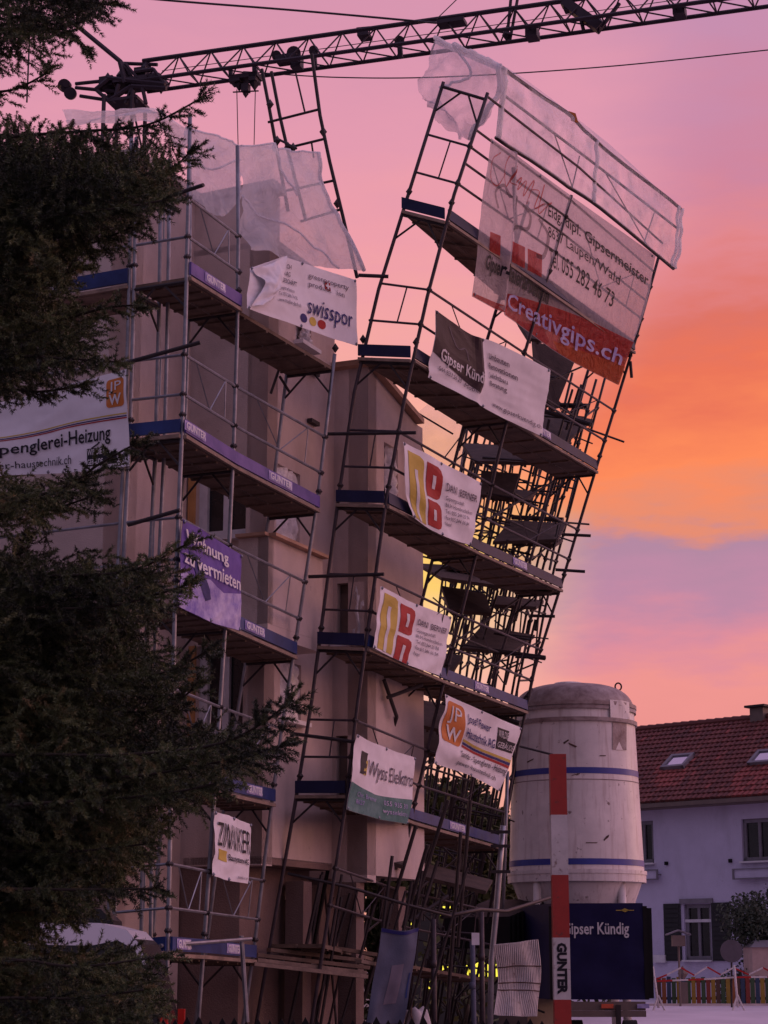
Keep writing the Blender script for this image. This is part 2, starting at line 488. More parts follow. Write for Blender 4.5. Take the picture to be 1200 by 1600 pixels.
class Surf:
    """a cloth through a grid of 3D points, with folds"""
    def __init__(s, ctrl, amp=.02, waves=3, seed=0, fold=None, crum=0.0, lin=False):
        s.c = ctrl; s.amp = amp; s.fold = fold; s.crum = crum; s.lin = lin
        r = random.Random(seed)
        s.w = [(r.uniform(-1, 1) * waves * 2.2, r.uniform(-1, 1) * waves * 2.2, r.uniform(0, 6.3), r.uniform(.4, 1)) for _ in range(7)]

    def raw(s, u, v):
        if s.lin: return lnr([lnr(row, u) for row in s.c], v)
        return spl([spl(row, u) for row in s.c], v)

    def nrm(s, u, v):
        e = .01; a = s.raw(min(u + e, 1), v) - s.raw(max(u - e, 0), v); b = s.raw(u, min(v + e, 1)) - s.raw(u, max(v - e, 0))
        n = a.cross(b).normalized(); p = s.raw(u, v)
        if n.dot(p - Vector((0, 0, CZ))) > 0: n = -n
        return n

    def disp(s, u, v):
        d = sum(a * math.sin(3.0 * (fx * u + fy * v) + ph) for fx, fy, ph, a in s.w) / 3.0
        d = d * s.amp
        if s.crum:
            q = Vector((u * 3.2 + s.w[0][2], v * 2.6, s.w[1][2])); d += s.crum * (1 - 2.2 * abs(mnoise.noise(q + Vector((v * 1.3, 0, 0))))) + s.crum * .45 * (1 - 2.2 * abs(mnoise.noise(q * 2.7)))
        if s.fold:
            for (fu, wd, h) in s.fold: d += h * math.exp(-((u - fu - .02 * math.sin(5 * v)) / wd) ** 2)
        return d

    def P(s, u, v, off=0.0): return s.raw(u, v) + s.nrm(u, v) * (s.disp(u, v) + off)

    def mesh(s, nu=28, nv=18, thick=0.0):
        mb = MB()
        for j in range(nv + 1):
            for i in range(nu + 1): mb.v.append(s.P(i / nu, j / nv))
        for j in range(nv):
            for i in range(nu):
                a = j * (nu + 1) + i; mb.f.append((a, a + nu + 1, a + nu + 2, a + 1))
        if thick:
            k = len(mb.v); nf = list(mb.f)
            for j in range(nv + 1):
                for i in range(nu + 1): mb.v.append(s.P(i / nu, j / nv, -thick))
            mb.f += [tuple(k + q for q in reversed(f)) for f in nf]
        return mb

    def lay(s, verts, faces, off=.008, seg=.06):
        """wrap a flat (u,v) drawing over the cloth"""
        bm = bmesh.new()
        vs = [bm.verts.new((p[0], p[1], 0)) for p in verts]
        for f in faces:
            try: bm.faces.new([vs[i] for i in f])
            except ValueError: pass
        bmesh.ops.triangulate(bm, faces=bm.faces)
        for _ in range(4):
            es = [e for e in bm.edges if e.calc_length() > seg]
            if not es: break
            bmesh.ops.subdivide_edges(bm, edges=es, cuts=1)
            bmesh.ops.triangulate(bm, faces=bm.faces)
        bm.verts.index_update()
        mb = MB()
        mb.add([s.P(min(max(v.co.x, 0), 1), min(max(v.co.y, 0), 1), off) for v in bm.verts], [[v.index for v in f.verts] for f in bm.faces])
        bm.free(); return mb


_glyph = {}


def glyphs(body, bold=0.0, mono=False):
    k = (body, bold)
    if k not in _glyph:
        cu = bpy.data.curves.new('t', 'FONT'); cu.body = body; cu.resolution_u = 2; cu.offset = bold; cu.size = 1
        cu.space_line = 1.15
        ob = bpy.data.objects.new('t', cu); S.collection.objects.link(ob)
        bpy.context.view_layer.update()
        me = bpy.data.meshes.new_from_object(ob.evaluated_get(bpy.context.evaluated_depsgraph_get()))
        vs = [(v.co.x, v.co.y) for v in me.vertices]; fs = [tuple(p.vertices) for p in me.polygons]
        bpy.data.objects.remove(ob); bpy.data.curves.remove(cu); bpy.data.meshes.remove(me)
        x0 = min(p[0] for p in vs); x1 = max(p[0] for p in vs); y0 = min(p[1] for p in vs); y1 = max(p[1] for p in vs)
        _glyph[k] = ([((p[0] - x0) / (x1 - x0), (y1 - p[1]) / (y1 - y0)) for p in vs], fs)
    return _glyph[k]


def text_on(sf, body, box, material, parent, bold=0.0, name='lettering', shear=0.0, off=.012, slope=0.0):
    vs, fs = glyphs(body, bold); u0, v0, u1, v1 = box
    vs = [(u0 + (u1 - u0) * p[0] + shear * (1 - p[1]), v0 + (v1 - v0) * p[1] + slope * p[0]) for p in vs]
    return obj(name, sf.lay(vs, fs, off + .004, .055), material, parent, kind='stuff' if len(body) > 3 else None)


def shape_on(sf, pts, material, parent, name='print_field', off=.006):
    return obj(name, sf.lay(pts, [tuple(range(len(pts)))], off, .06), material, parent)


def rr(u0, v0, u1, v1, r=.02, asp=1.0, n=4):
    out = []
    for cx, cy, a0 in ((u1 - r, v0 + r * asp, -90), (u1 - r, v1 - r * asp, 0), (u0 + r, v1 - r * asp, 90), (u0 + r, v0 + r * asp, 180)):
        for i in range(n + 1):
            a = math.radians(a0 + 90 * i / n); out.append((cx + r * math.cos(a), cy + r * asp * math.sin(a)))
    return out


def ell(cu, cv, ru, rv, n=20): return [(cu + ru * math.cos(2 * math.pi * i / n), cv + rv * math.sin(2 * math.pi * i / n)) for i in range(n)]


def stroke_on(sf, pts, w, material, parent, asp=1.0, name='print_line', off=.010):
    """a drawn line of half width w in (u,v)"""
    pts = [Vector((p[0], p[1] / asp, 0)) for p in pts]; vs = []; fs = []
    P = [spl(pts, i / (len(pts) * 5)) for i in range(len(pts) * 5 + 1)]
    for i, p in enumerate(P):
        d = (P[min(i + 1, len(P) - 1)] - P[max(i - 1, 0)]).normalized(); n = Vector((-d.y, d.x, 0)) * w
        vs += [((p + n).x, (p + n).y * asp), ((p - n).x, (p - n).y * asp)]
        if i: fs.append((2 * i - 2, 2 * i - 1, 2 * i + 1, 2 * i))
    return obj(name, sf.lay(vs, fs, off, .1), material, parent)


exec_banners = []

# ------------------------------------------------------------------ setting: ground
g = MB().add([(-1500, -200, 0), (1500, -200, 0), (1500, 3000, 0), (-1500, 3000, 0)], [(0, 1, 2, 3)])
tag(obj('ground', g, 'ground'), kind='structure')
g = MB().add([(-9, 20.6, .006), (2.2, 20.6, .006), (2.2, 46, .006), (-9, 46, .006)], [(0, 1, 2, 3)])
tag(obj('paved_yard', MB().add([(3.4, 42, .010), (60, 42, .010), (60, 61.6, .315), (5.5, 61.6, .315), (60, 80, .32), (5.5, 80, .32), (60, 42, -.2), (3.4, 42, -.2)], [(0, 1, 2, 3), (3, 2, 4, 5), (0, 7, 6, 1)]), 'pale_paving'), kind='structure')
tag(obj('gravel_yard', g, 'gravel'), kind='structure')

# ------------------------------------------------------------------ scaffold standards (measured lines of the tubes)


class Pole:
    def __init__(s, pts, Yb, levels, k=.42):
        s.pts = sorted(pts, key=lambda p: p[1]); s.Yb = Yb; s.k = k
        s.lv = sorted(levels.items())
        b = s.pts[-1]; s.Xb = at(b[0], b[1], Yb).x

    def px(s, y):
        P = s.pts
        for i in range(len(P) - 1):
            if y <= P[i + 1][1] or i == len(P) - 2:
                a, b = P[i], P[i + 1]; return a[0] + (b[0] - a[0]) * (y - a[1]) / (b[1] - a[1])

    def aty(s, y):
        x = s.px(y); Y = s.Yb
        for _ in range(6):
            p = at(x, y, Y); Y = s.Yb - s.k * (p.x - s.Xb)
        return at(x, y, Y)

    def lev(s, l):
        L_ = s.lv
        for i in range(len(L_) - 1):
            if l <= L_[i + 1][0] or i == len(L_) - 2:
                a, b = L_[i], L_[i + 1]; return s.aty(a[1] + (b[1] - a[1]) * (l - a[0]) / (b[0] - a[0]))

    def line(s, n=9):
        y0, y1 = s.pts[0][1], s.pts[-1][1]
        out = [s.aty(y0 + (y1 - y0) * i / n) for i in range(n + 1)]
        a, b = out[-2], out[-1]; d = (b - a)
        if b.z > .02: out.append(b + d * (b.z / max(.1, -d.z)))
        return out


class Off:
    """a second standard a frame width away from another"""
    def __init__(s, p, vec, top=None): s.p = p; s.vec = vec; s.top = top

    def lev(s, l): return s.p.lev(l) + s.vec

    def line(s, n=9):
        o = [q + s.vec for q in s.p.line(n)]
        return o if s.top is None else [q for q in o if q.z <= s.top]


O1 = Pole([(297, 178), (292, 430), (285, 660), (273, 950), (262, 1490), (259, 1590)], 23.0, {2: 1490, 4: 1215, 6: 942, 8: 680, 10: 433, 12: 190})
M1 = Pole([(371, 228), (373, 440), (365, 700), (352, 978), (325, 1390), (310, 1590)], 24.75, {2: 1493, 4: 1236, 6: 979, 8: 729, 10: 483, 12: 260})
A1 = Pole([(523, 553), (498, 770), (459, 1021), (434, 1178), (394, 1506), (380, 1598)], 27.2, {2: 1500, 4: 1256, 6: 1026, 8: 797, 10: 573, 12: 350})
FRAME = -NO * .72
S1 = Pole([(213, 215), (212, 345), (205, 640), (197, 800), (186, 1010), (176, 1590)], 23.3, {2: 1497, 4: 1224, 6: 951, 8: 688, 10: 446, 12: 205})
M1i = Off(M1, FRAME); A1i = Off(A1, FRAME)

B2 = Pole([(693, 128), (565, 537), (527, 790), (480, 1150), (403, 1584)], 27.95, {2: 1475, 4: 1243, 6: 1010, 8: 788, 10: 560, 12: 330, 13.7: 130})
C2 = Pole([(762, 145), (720, 270), (697, 345), (643, 563), (603, 783), (553, 1140), (540, 1257), (490, 1577)], 27.6, {2: 1475, 4: 1243, 6: 1013, 8: 790, 10: 563, 12: 347, 13.7: 150})
D2 = Pole([(893, 305), (862, 414), (830, 510), (790, 660), (737, 900), (690, 1075), (640, 1290), (592, 1530)], 30.75, {2: 1500, 4: 1284, 6: 1065, 8: 864, 10: 655, 12: 452, 13.7: 262})
E2 = Pole([(1030, 398), (985, 560), (930, 735), (875, 920), (830, 1062), (790, 1260), (772, 1430), (765, 1560)], 34.4, {2: 1530, 4: 1325, 6: 1112, 8: 922, 10: 737, 12: 550, 13.7: 380})
D2i = Off(D2, FRAME); E2i = Off(E2, FRAME, 13.4)


def plank_run(par, a0, a1, b0, b1, n=2, mt='wood_plank'):
    """boards from a0-a1 (one end: outer, inner) to b0-b1, ribs below"""
    for i in range(n):
        t0 = (i + .04) / n; t1 = (i + .96) / n
        q = [a0.lerp(a1, t0), a0.lerp(a1, t1), b0.lerp(b1, t1), b0.lerp(b1, t0)]
        mb = MB(); dn = Vector((0, 0, -.05))
        mb.hexa([p + dn for p in q] + q)
        for f in (.08, .3, .5, .7, .92):
            c = q[0].lerp(q[3], f) + dn; d = q[1].lerp(q[2], f) + dn
            mb.bar(c + Vector((0, 0, -.012)), d + Vector((0, 0, -.012)), .018, .012)
        obj('plank', mb, mt, par)


def toe(par, p, q, mt='blue_board', txt=None, out=NO, h=.16, rise=.03):
    o = out * .045
    up = UP
    a, b = p + o, q + o
    mb = MB(); d = (b - a).normalized(); x = d.cross(up).normalized() * .014
    mb.hexa([a + up * rise - x, b + up * rise - x, b + up * rise + x, a + up * rise + x] + [v + up * (rise + h) for v in (a - x, b - x, b + x, a + x)])
    t = obj('toe_board', mb, mt, par)
    mb = MB(); mb.bar(a - up * .02, b - up * .02, .02, .022); obj('lit_edge_strip', mb, 'wood_pale', par)  # platform edge in a paler colour, standing in for the light it catches
    if txt:
        c = a.lerp(b, txt); w = .34
        side = o.normalized() * .02
        if (Vector((0, 0, CZ)) - c).dot(side) < 0: side = -side
        s = Surf([[c - d * w + up * (rise + h * .88) + side, c + d * w + up * (rise + h * .88) + side], [c - d * w + up * (rise + h * .14) + side, c + d * w + up * (rise + h * .14) + side]], 0, 0)
        if proj(c + d * w)[0] < proj(c - d * w)[0]: s.c = [list(reversed(r)) for r in s.c]
        obj('plate', s.lay([(0, 0), (1, 0), (1, 1), (0, 1)], [(0, 1, 2, 3)], .002, .5), 'ink_cloud', t)
        text_on(s, 'GUNTER', (.04, .1, .96, .9), 'ink_white', t, .03)
    return t


def bay(par, p, pi, q, qi, levels, cps, toe_mat=None, txt=None, guards=True, zig=True, mt='wood_plank', skip_plank=(), st='steel'):
    for l in levels:
        a, ai, b, bi = p.lev(l), pi.lev(l), q.lev(l), qi.lev(l)
        if l not in skip_plank: plank_run(par, a, ai, b, bi, 2, mt)
        if toe_mat is not None and toe_mat.get(l): toe(par, a, b, toe_mat[l], (txt or {}).get(l))
        if guards:
            r0, r1, s0, s1 = p.lev(l + .52), q.lev(l + .52), p.lev(l + 1.02), q.lev(l + 1.02)
            obj('guard_rail', MB().tube([r0, r1], .019, 6), st, par)
            obj('guard_rail', MB().tube([s0, s1], .019, 6), st, par)
            for c in (r0, r1, s0, s1): cps.lump(c, .05)
            if zig:
                m0 = r0.lerp(r1, .5); m1 = s0.lerp(s1, .22); m2 = s0.lerp(s1, .80)
                z = MB().tube([m1, m0], .009, 4).tube([m0, m2], .009, 4).tube([r0.lerp(r1, .80), m2], .009, 4)
                obj('guard_brace', z, st, par)


def frame(par, p, pi, levels, cps, end=False, st='steel'):
    for l in levels:
        a, b = p.lev(l), pi.lev(l)
        dn = Vector((0, 0, -.06))
        obj('transom', MB().tube([a + dn, b + dn], .024, 6), 'steel_dark', par)
        for x, y, lo in ((a, b, p), (b, a, pi)):
            k = lo.lev(l - .38); obj('gusset_brace', MB().tube([k, x.lerp(y, .42) + dn], .016, 5), 'steel_dark', par)
        cps.lump(p.lev(l + .26), .05); cps.lump(pi.lev(l + .26), .05)
        if end:
            for dl in (.52, 1.02):
                obj('end_rail', MB().tube([p.lev(l + dl), pi.lev(l + dl)], .018, 6), st, par)
            obj('end_rail_post', MB().tube([p.lev(l + .52).lerp(pi.lev(l + .52), .45), p.lev(l + 1.02).lerp(pi.lev(l + 1.02), .45)], .012, 5), st, par)


def standards(par, poles, mt='steel', r=.026):
    for p in poles:
        obj('standard', MB().tube(p.line(), r, 8), mt, par, smooth=True)


def tie(par, a, b, Ya, Yb, r=.026, mt='steel_dark', name='tie_tube'):
    return obj(name, MB().tube([at(*a, Ya), at(*b, Yb)], r, 7), mt, par)


# ---- 1. the scaffold that still stands, beside the left corner
sc1 = thing('scaffold', 'upright part of the scaffold at the left corner, standing close behind the spruce', 'scaffold', (-2.6, 23.4, 0))
cp = MB()
standards(sc1, [O1, M1, M1i, A1, A1i, S1])
standards(sc1, [Off(S1, U * .75 + Vector((.05, 0, 0)))], 'steel')
tm = {10: 'violet_board', 8: 'violet_board', 6: 'blue_board', 4: 'blue_board', 2: 'blue_board'}
bay(sc1, O1, S1, M1, M1i, (2, 4, 6, 8, 10), cp, tm, {10: .45, 8: .16, 2: .3})
tm2 = {8: 'violet_board', 6: 'blue_board', 4: 'blue_board', 2: 'blue_board'}
bay(sc1, M1, M1i, A1, A1i, (2, 4, 6, 8), cp, tm2, {8: .5, 6: .35, 4: .6, 2: .5})
bay(sc1, M1, M1i, A1, A1i, (10,), cp, {}, guards=False)
frame(sc1, O1, S1, (2, 4, 6, 8, 10), cp, True)
frame(sc1, M1, M1i, (2, 4, 6, 8, 10), cp)
frame(sc1, A1, A1i, (2, 4, 6, 8, 10), cp)
for l in (2, 8): toe(sc1, S1.lev(l), O1.lev(l), 'blue_board', None, -U)
for a, b, Y in (((193, 568), (313, 535), 23.1), ((200, 820), (281, 797), 23.1), ((275, 303), (318, 289), 23.0), ((510, 678), (650, 676), 27.3), ((482, 901), (600, 897), 27.4), ((455, 1146), (560, 1160), 27.5)):
    tie(sc1, a, b, Y, Y - .25)
tie(sc1, (250, 1478), (392, 1467), 22.9, 25.5, .024, 'steel')
tie(sc1, (377, 1462), (386, 1597), 25.4, 25.4, .03, 'steel')
for a, b in (((440, 565), (423, 615)), ((437, 588), (452, 612)), ((455, 573), (470, 580))):
    tie(sc1, a, b, 26.9, 26.9, .02)
obj('coupler', cp, 'steel_dark', sc1, kind='stuff')
# left return of the same scaffold, along the front
sc0 = thing('scaffold', 'scaffold run along the far left front, mostly hidden behind the spruce branches', 'scaffold', (-4.5, 24.0, 0))
cp = MB()
VL = -NO * 2.6


class Sh(Off): pass


T0 = Off(S1, VL + Vector((0, 0, -.05))); T0i = Off(S1, VL + U * .75 + Vector((0, 0, -.05))); S1x = Off(S1, -NO * .07); S1i = Off(S1, U * .75 - NO * .07)
standards(sc0, [T0, T0i, S1x, S1i])
for l in (2, 4, 6, 8, 10):
    plank_run(sc0, S1x.lev(l), S1i.lev(l), T0.lev(l), T0i.lev(l), 3, 'wood_pale' if l == 10 else 'wood_plank')
    for dl in (.52, 1.02):
        obj('guard_rail', MB().tube([S1x.lev(l + dl), T0.lev(l + dl)], .018, 6), 'steel', sc0)
    if l in (10, 4): toe(sc0, T0.lev(l), S1x.lev(l), 'blue_board', .52 if l == 10 else None, -U, .19)
frame(sc0, S1x, S1i, (2, 4, 6, 8, 10), cp)
obj('coupler', cp, 'steel_dark', sc0, kind='stuff')

# ---- 2. the leaning, buckled tower
sc2 = thing('scaffold', 'tall buckled scaffold section leaning out to the right over the silo', 'scaffold', (.2, 30, 0))
cp = MB()
standards(sc2, [B2, C2, D2, D2i, E2, E2i], 'steel_shaded')
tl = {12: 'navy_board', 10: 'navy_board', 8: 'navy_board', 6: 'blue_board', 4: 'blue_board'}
bay(sc2, C2, B2, D2, D2i, (2, 4, 6, 8, 10, 12), cp, tl, {6: .62}, st='steel_shaded')
bay(sc2, D2, D2i, E2, E2i, (2, 4, 6, 8, 10, 12), cp, tl, {10: .35, 8: .45, 6: .4, 4: .45}, st='steel_shaded')
frame(sc2, C2, B2, (4, 6, 8, 10, 12), cp, True, 'steel_shaded')
frame(sc2, C2, B2, (13.7,), MB())
obj('standard', MB().tube(pt([(802, 262), (806, 360), (812, 478)], 29.2) if 'pt' in globals() else [at(x, y, 29.2) for x, y in ((802, 262), (806, 360), (812, 478))], .03, 8), 'steel_shaded', sc2)
frame(sc2, D2, D2i, (2, 4, 6, 8, 10, 12), cp)
frame(sc2, E2, E2i, (4, 6, 8, 10, 12), cp)
for l in (4, 6, 8, 10, 12): toe(sc2, B2.lev(l), C2.lev(l), 'navy_board', None, -U, .17)
for P_, Q_ in ((C2, D2), (D2, E2)):
    for l in (12.8, 13.25, 13.7):
        obj('guard_rail', MB().tube([P_.lev(l), Q_.lev(l)], .019, 6), 'steel_shaded', sc2)
for a, b, Y in (((880, 835), (923, 837), 33.6), ((868, 890), (914, 893), 33.7), ((828, 962), (867, 963), 33.9), ((805, 1026), (853, 1028), 34.0), ((560, 430), (607, 432), 26.9), ((985, 565), (987, 590), 33.3)):
    tie(sc2, a, b, Y, Y, .028)
for l0, l1 in ((2, 4), (4, 6), (6, 8), (8, 10), (10, 12)):
    obj('diagonal_brace', MB().tube([D2i.lev(l0 + .1), E2i.lev(l1 - .1)], .018, 6), 'steel_dark', sc2)
    obj('guard_rail', MB().tube([D2i.lev(l0 + 1.0), E2i.lev(l0 + 1.0)], .018, 6), 'steel_dark', sc2)
obj('coupler', cp, 'steel_dark', sc2, kind='stuff')

# ---- 3. rear scaffold behind the gap, twisted
sc3 = thing('scaffold', 'tangled rear scaffold seen in the gap between building and leaning section', 'scaffold', (2.2, 37, 0))
cp = MB()
rp = []
rr_ = random.Random(5)
for i in range(13):
    t = i / 12
    top = (946 - 205 * t + rr_.uniform(-6, 6), 575 + 60 * t + rr_.uniform(-15, 15)); bot = (790 - 130 * t + rr_.uniform(-5, 5), 1250 + rr_.uniform(-20, 20))
    mid = (top[0] * .46 + bot[0] * .54 - 8, top[1] * .5 + bot[1] * .5)
    yb = 36.0 + 2.6 * t + (0 if i % 2 else .9)
    rp.append(Pole([top, mid, bot], yb, {4: 1230 + 20 * (1 - t), 6: 1030 + 25 * (1 - t), 8: 850 + 25 * (1 - t), 10: 660 + 30 * (1 - t)}, .3))
standards(sc3, rp, 'steel_dark', .024)
for i in range(12):
    for l in (4.4, 5.5, 7.5, 9.5,  5, 6, 6.5, 7, 8, 8.5, 9, 10, 10.5):
        if rr_.random() < .78:
            a, b = rp[i].lev(l + rr_.uniform(-.08, .08)), rp[i + 1].lev(l + rr_.uniform(-.12, .12))
            obj('ledger', MB().tube([a, b], .02, 5), 'steel_dark', sc3); cp.lump(a, .05)
    for l in (4.2, 6.2, 8.2):
        if rr_.random() < .8: obj('diagonal_brace', MB().tube([rp[i].lev(l), rp[i + 1].lev(l + 1.6)], .016, 5), 'steel_dark', sc3)
for i in range(11):
    for l in (4.7, 6.2, 7.2, 8.3, 9.2):
        obj('rear_ledger', MB().tube([rp[i].lev(l), rp[i + 2].lev(l + rr_.uniform(-.2, .2))], .018, 5), 'steel_dark', sc3)

tg = random.Random(21)
GAP = [(690, 700), (745, 625), (800, 560), (905, 575), (945, 640), (905, 760), (868, 880), (835, 1000), (800, 1080), (690, 1075), (700, 1000), (650, 900)]
GAP2 = [(560, 1075), (640, 1060), (690, 1090), (800, 1110), (790, 1300), (775, 1420), (770, 1560), (540, 1580), (560, 1330)]


def inside(x_, y_, P):
    c_ = False; j = len(P) - 1
    for i in range(len(P)):
        if (P[i][1] > y_) != (P[j][1] > y_) and x_ < (P[j][0] - P[i][0]) * (y_ - P[i][1]) / (P[j][1] - P[i][1]) + P[i][0]: c_ = not c_
        j = i
    return c_


def tangle(par, P, cnt, Y0, Y1, lean, name, mt='steel_dark'):
    k_ = 0
    while k_ < cnt:
        x_, y_ = tg.uniform(min(p[0] for p in P), max(p[0] for p in P)), tg.uniform(min(p[1] for p in P), max(p[1] for p in P))
        if not inside(x_, y_, P): continue
        ty = tg.random(); ln = tg.uniform(35, 95)
        if ty < .42: dx, dy = ln * lean + tg.uniform(-4, 4), -ln          # leaning uprights
        elif ty < .72: dx, dy = ln, ln * tg.uniform(.05, .40)             # rails
        else: dx, dy = ln * tg.uniform(.5, .9) * tg.choice((-1, 1)), -ln * tg.uniform(.4, .9)   # braces
        if not inside(x_ + dx, y_ + dy, P) and tg.random() < .8: continue
        Y = tg.uniform(Y0, Y1); r = .024 if ty < .42 else tg.choice((.014, .018, .021))
        obj(name, MB().tube([at(x_, y_, Y), at(x_ + dx, y_ + dy, Y + tg.uniform(-.5, .5))], r, 5), mt, par); k_ += 1


tangle(sc3, GAP, 150, 34.2, 38.4, .26, 'bent_tube')


def loose(par, q, Y0, Y1, mt='wood_plank', name='deck_panel', th=.06):
    p = [at(*q[0], Y1), at(*q[1], Y1), at(*q[2], Y0), at(*q[3], Y0)]
    n = (p[1] - p[0]).cross(p[3] - p[0]).normalized()
    if n.z > 0: n = -n
    mb = MB().hexa([v + n * th for v in p] + p)
    for f in (.12, .5, .88): mb.bar(p[0].lerp(p[1], f) + n * (th + .02), p[3].lerp(p[2], f) + n * (th + .02), .02, .02)
    o = obj(name, mb, mt, par); return fixn(o)


for q, y0, y1, mt in (
        ([(722, 692), (815, 697), (832, 722), (742, 720)], 34.3, 36.0, 'wood_dark'),
        ([(752, 735), (812, 740), (800, 778), (750, 772)], 34.8, 35.6, 'wood_dark'),
        ([(798, 812), (884, 818), (872, 842), (770, 846)], 34.4, 36.0, 'wood_dark'),
        ([(848, 640), (926, 655), (882, 692), (838, 690)], 34.4, 36.0, 'wood_dark'),
        ([(652, 880), (765, 886), (862, 926), (690, 902)], 33.5, 36.0, 'wood_dark'),
        ([(690, 915), (758, 928), (768, 958), (702, 952)], 34.2, 35.4, 'wood_dark'),
        ([(752, 978), (836, 992), (800, 1018), (722, 1012)], 34.2, 36.0, 'wood_dark'),
        ([(690, 1020), (724, 1024), (706, 1050), (686, 1048)], 34.6, 36.2, 'wood_dark'),
        ([(832, 530), (900, 560), (868, 640), (838, 610)], 33.6, 34.4, 'wood_dark'),
        ([(808, 500), (848, 512), (858, 532), (826, 528)], 33.2, 34.0, 'wood_dark'),
        ([(640, 1090), (720, 1105), (690, 1140), (648, 1130)], 32.5, 34.0, 'wood_dark'),
        ([(655, 1130), (700, 1140), (690, 1180), (650, 1170)], 33.0, 34.4, 'wood_dark')):
    loose(sc3, q, y0, y1, mt)
for a, b, Y in (((800, 808), (880, 812), 35), ((850, 632), (918, 634), 35), ((850, 642), (926, 664), 34.6), ((722, 1010), (852, 1028), 34.4), ((690, 1100), (812, 1130), 34)):
    tie(sc3, a, b, Y, Y - .4, .045, 'steel_dark', 'loose_board')
for q, y0, y1 in (([(770, 760), (838, 768), (822, 782), (764, 776)], 35, 36.2), ([(806, 836), (880, 842), (868, 850), (800, 848)], 35, 36.2), ([(700, 870), (760, 880), (750, 892), (694, 884)], 35, 36.4), ([(776, 930), (850, 938), (838, 948), (770, 944)], 35, 36.4)):
    loose(sc3, q, y0, y1, 'wood_dark')
obj('coupler', cp, 'steel_dark', sc3, kind='stuff')

# ---- 4. broken top frame that leans left above the plastic roof
sc4 = thing('scaffold', 'bent top scaffold piece leaning left, rising above the torn plastic sheet', 'scaffold', at(520, 330, 28.2))


def pt(pts, Y): return [at(x, y, Y) for x, y in pts]


for pts, Y, r in (([(487, 84), (500, 180), (515, 252), (535, 335), (558, 434)], 28.0, .027), ([(409, 108), (420, 165), (431, 226), (450, 330)], 28.4, .027), ([(424, 112), (437, 180), (449, 232), (478, 345)], 28.7, .027)):
    obj('standard', MB().tube(pt(pts, Y), r, 8), 'steel_dark', sc4)
for a, b in (((419, 191), (498, 171)), ((458, 229), (507, 217)), ((447, 298), (522, 282)), ((470, 346), (533, 327)), ((430, 215), (463, 232))):
    obj('transom', MB().tube([at(*a, 28.4), at(*b, 28.0)], .02, 6), 'steel_dark', sc4)
for a, b in (((462, 114), (476, 174)), ((487, 224), (490, 246))):
    obj('strut', MB().tube([at(*a, 28.2), at(*b, 28.2)], .015, 5), 'steel_dark', sc4)
cl = MB()
for p in ((433, 220), (450, 230), (458, 231), (505, 206), (422, 163), (527, 318)): cl.lump(at(*p, 28.3), .06)
obj('coupler', cl, 'steel_dark', sc4, kind='stuff')
# ------------------------------------------------------------------ the building under scaffold
W0 = O1.lev(6).copy(); W0.z = 0      # foot of the outer scaffold line


def wp(offset, k, z=0.0): return W0 - NO * offset + U * k + UP * z


def kfor(px, py, offset):
    n = NO; p = onplane(px, py, wp(offset, 0), n); return (p - wp(offset, 0)).dot(U)


OFF1, OFF2 = 2.15, .90
k0 = kfor(200, 600, OFF1); k1 = kfor(298, 600, OFF1)
cA, cB = wp(OFF1, k0), wp(OFF1, k1)
cC = wp(OFF2, k1)
k2 = kfor(522, 700, OFF2); cD = wp(OFF2, k2)
# third block steps out a little more
p = onplane(575, 700, cD, U); OFF3 = -(p - W0).dot(NO)
cE = wp(OFF3, k2)
k3 = kfor(649, 780, OFF3); cF = wp(OFF3, k3)
ZA = onplane(270, 293, cA, NO).z
ZC = onplane(575, 572, cE, U).z
ZL = 3.0
bld = thing('apartment_building', 'beige rendered apartment building with stepped facade behind the scaffold', 'building', cB)


def wall(name, a, b, z0, z1, holes=(), mt='render_wall', depth=.22, inner=None, par=bld, z1b=None):
    """upright wall from a to b with openings (s0,s1,za,zb) in metres along it, reveals included"""
    a = Vector((a.x, a.y, 0)); b = Vector((b.x, b.y, 0)); d = (b - a); Lw = d.length; d.normalize()
    n = d.cross(UP).normalized()
    if n.dot(Vector((0, 0, 0)) - a) < 0: n = -n
    xs = sorted({0, Lw, *[h[0] for h in holes], *[h[1] for h in holes]}); zs = sorted({z0, z1, *[h[2] for h in holes], *[h[3] for h in holes]})
    mb = MB(); zt_ = lambda s, z: z if (z1b is None or z < z1) else z1 + (z1b - z1) * s / Lw
    P = lambda s, z, o=0: a + d * s + UP * zt_(s, z) - n * o
    for i in range(len(xs) - 1):
        for j in range(len(zs) - 1):
            x, z = (xs[i] + xs[i + 1]) / 2, (zs[j] + zs[j + 1]) / 2
            if any(h[0] < x < h[1] and h[2] < z < h[3] for h in holes): continue
            mb.add([P(xs[i], zs[j]), P(xs[i + 1], zs[j]), P(xs[i + 1], zs[j + 1]), P(xs[i], zs[j + 1])], [(0, 1, 2, 3)])
    for s0, s1, za, zb in holes:
        for q in (((s0, za), (s1, za)), ((s1, za), (s1, zb)), ((s1, zb), (s0, zb)), ((s0, zb), (s0, za))):
            mb.add([P(*q[0]), P(*q[1]), P(*q[1], depth), P(*q[0], depth)], [(0, 1, 2, 3)])
    # ends, top and back so the wall has body
    t = .32
    mb.add([P(0, z0), P(0, z1), P(0, z1, t), P(0, z0, t)], [(0, 1, 2, 3)]); mb.add([P(Lw, z0), P(Lw, z1), P(Lw, z1, t), P(Lw, z0, t)], [(0, 1, 2, 3)])
    mb.add([P(0, z1), P(Lw, z1), P(Lw, z1, t), P(0, z1, t)], [(0, 1, 2, 3)]); mb.add([P(0, z0), P(Lw, z0), P(Lw, z0, t), P(0, z0, t)], [(0, 1, 2, 3)])
    o = obj(name, mb, mt, par)
    return a, d, n, o


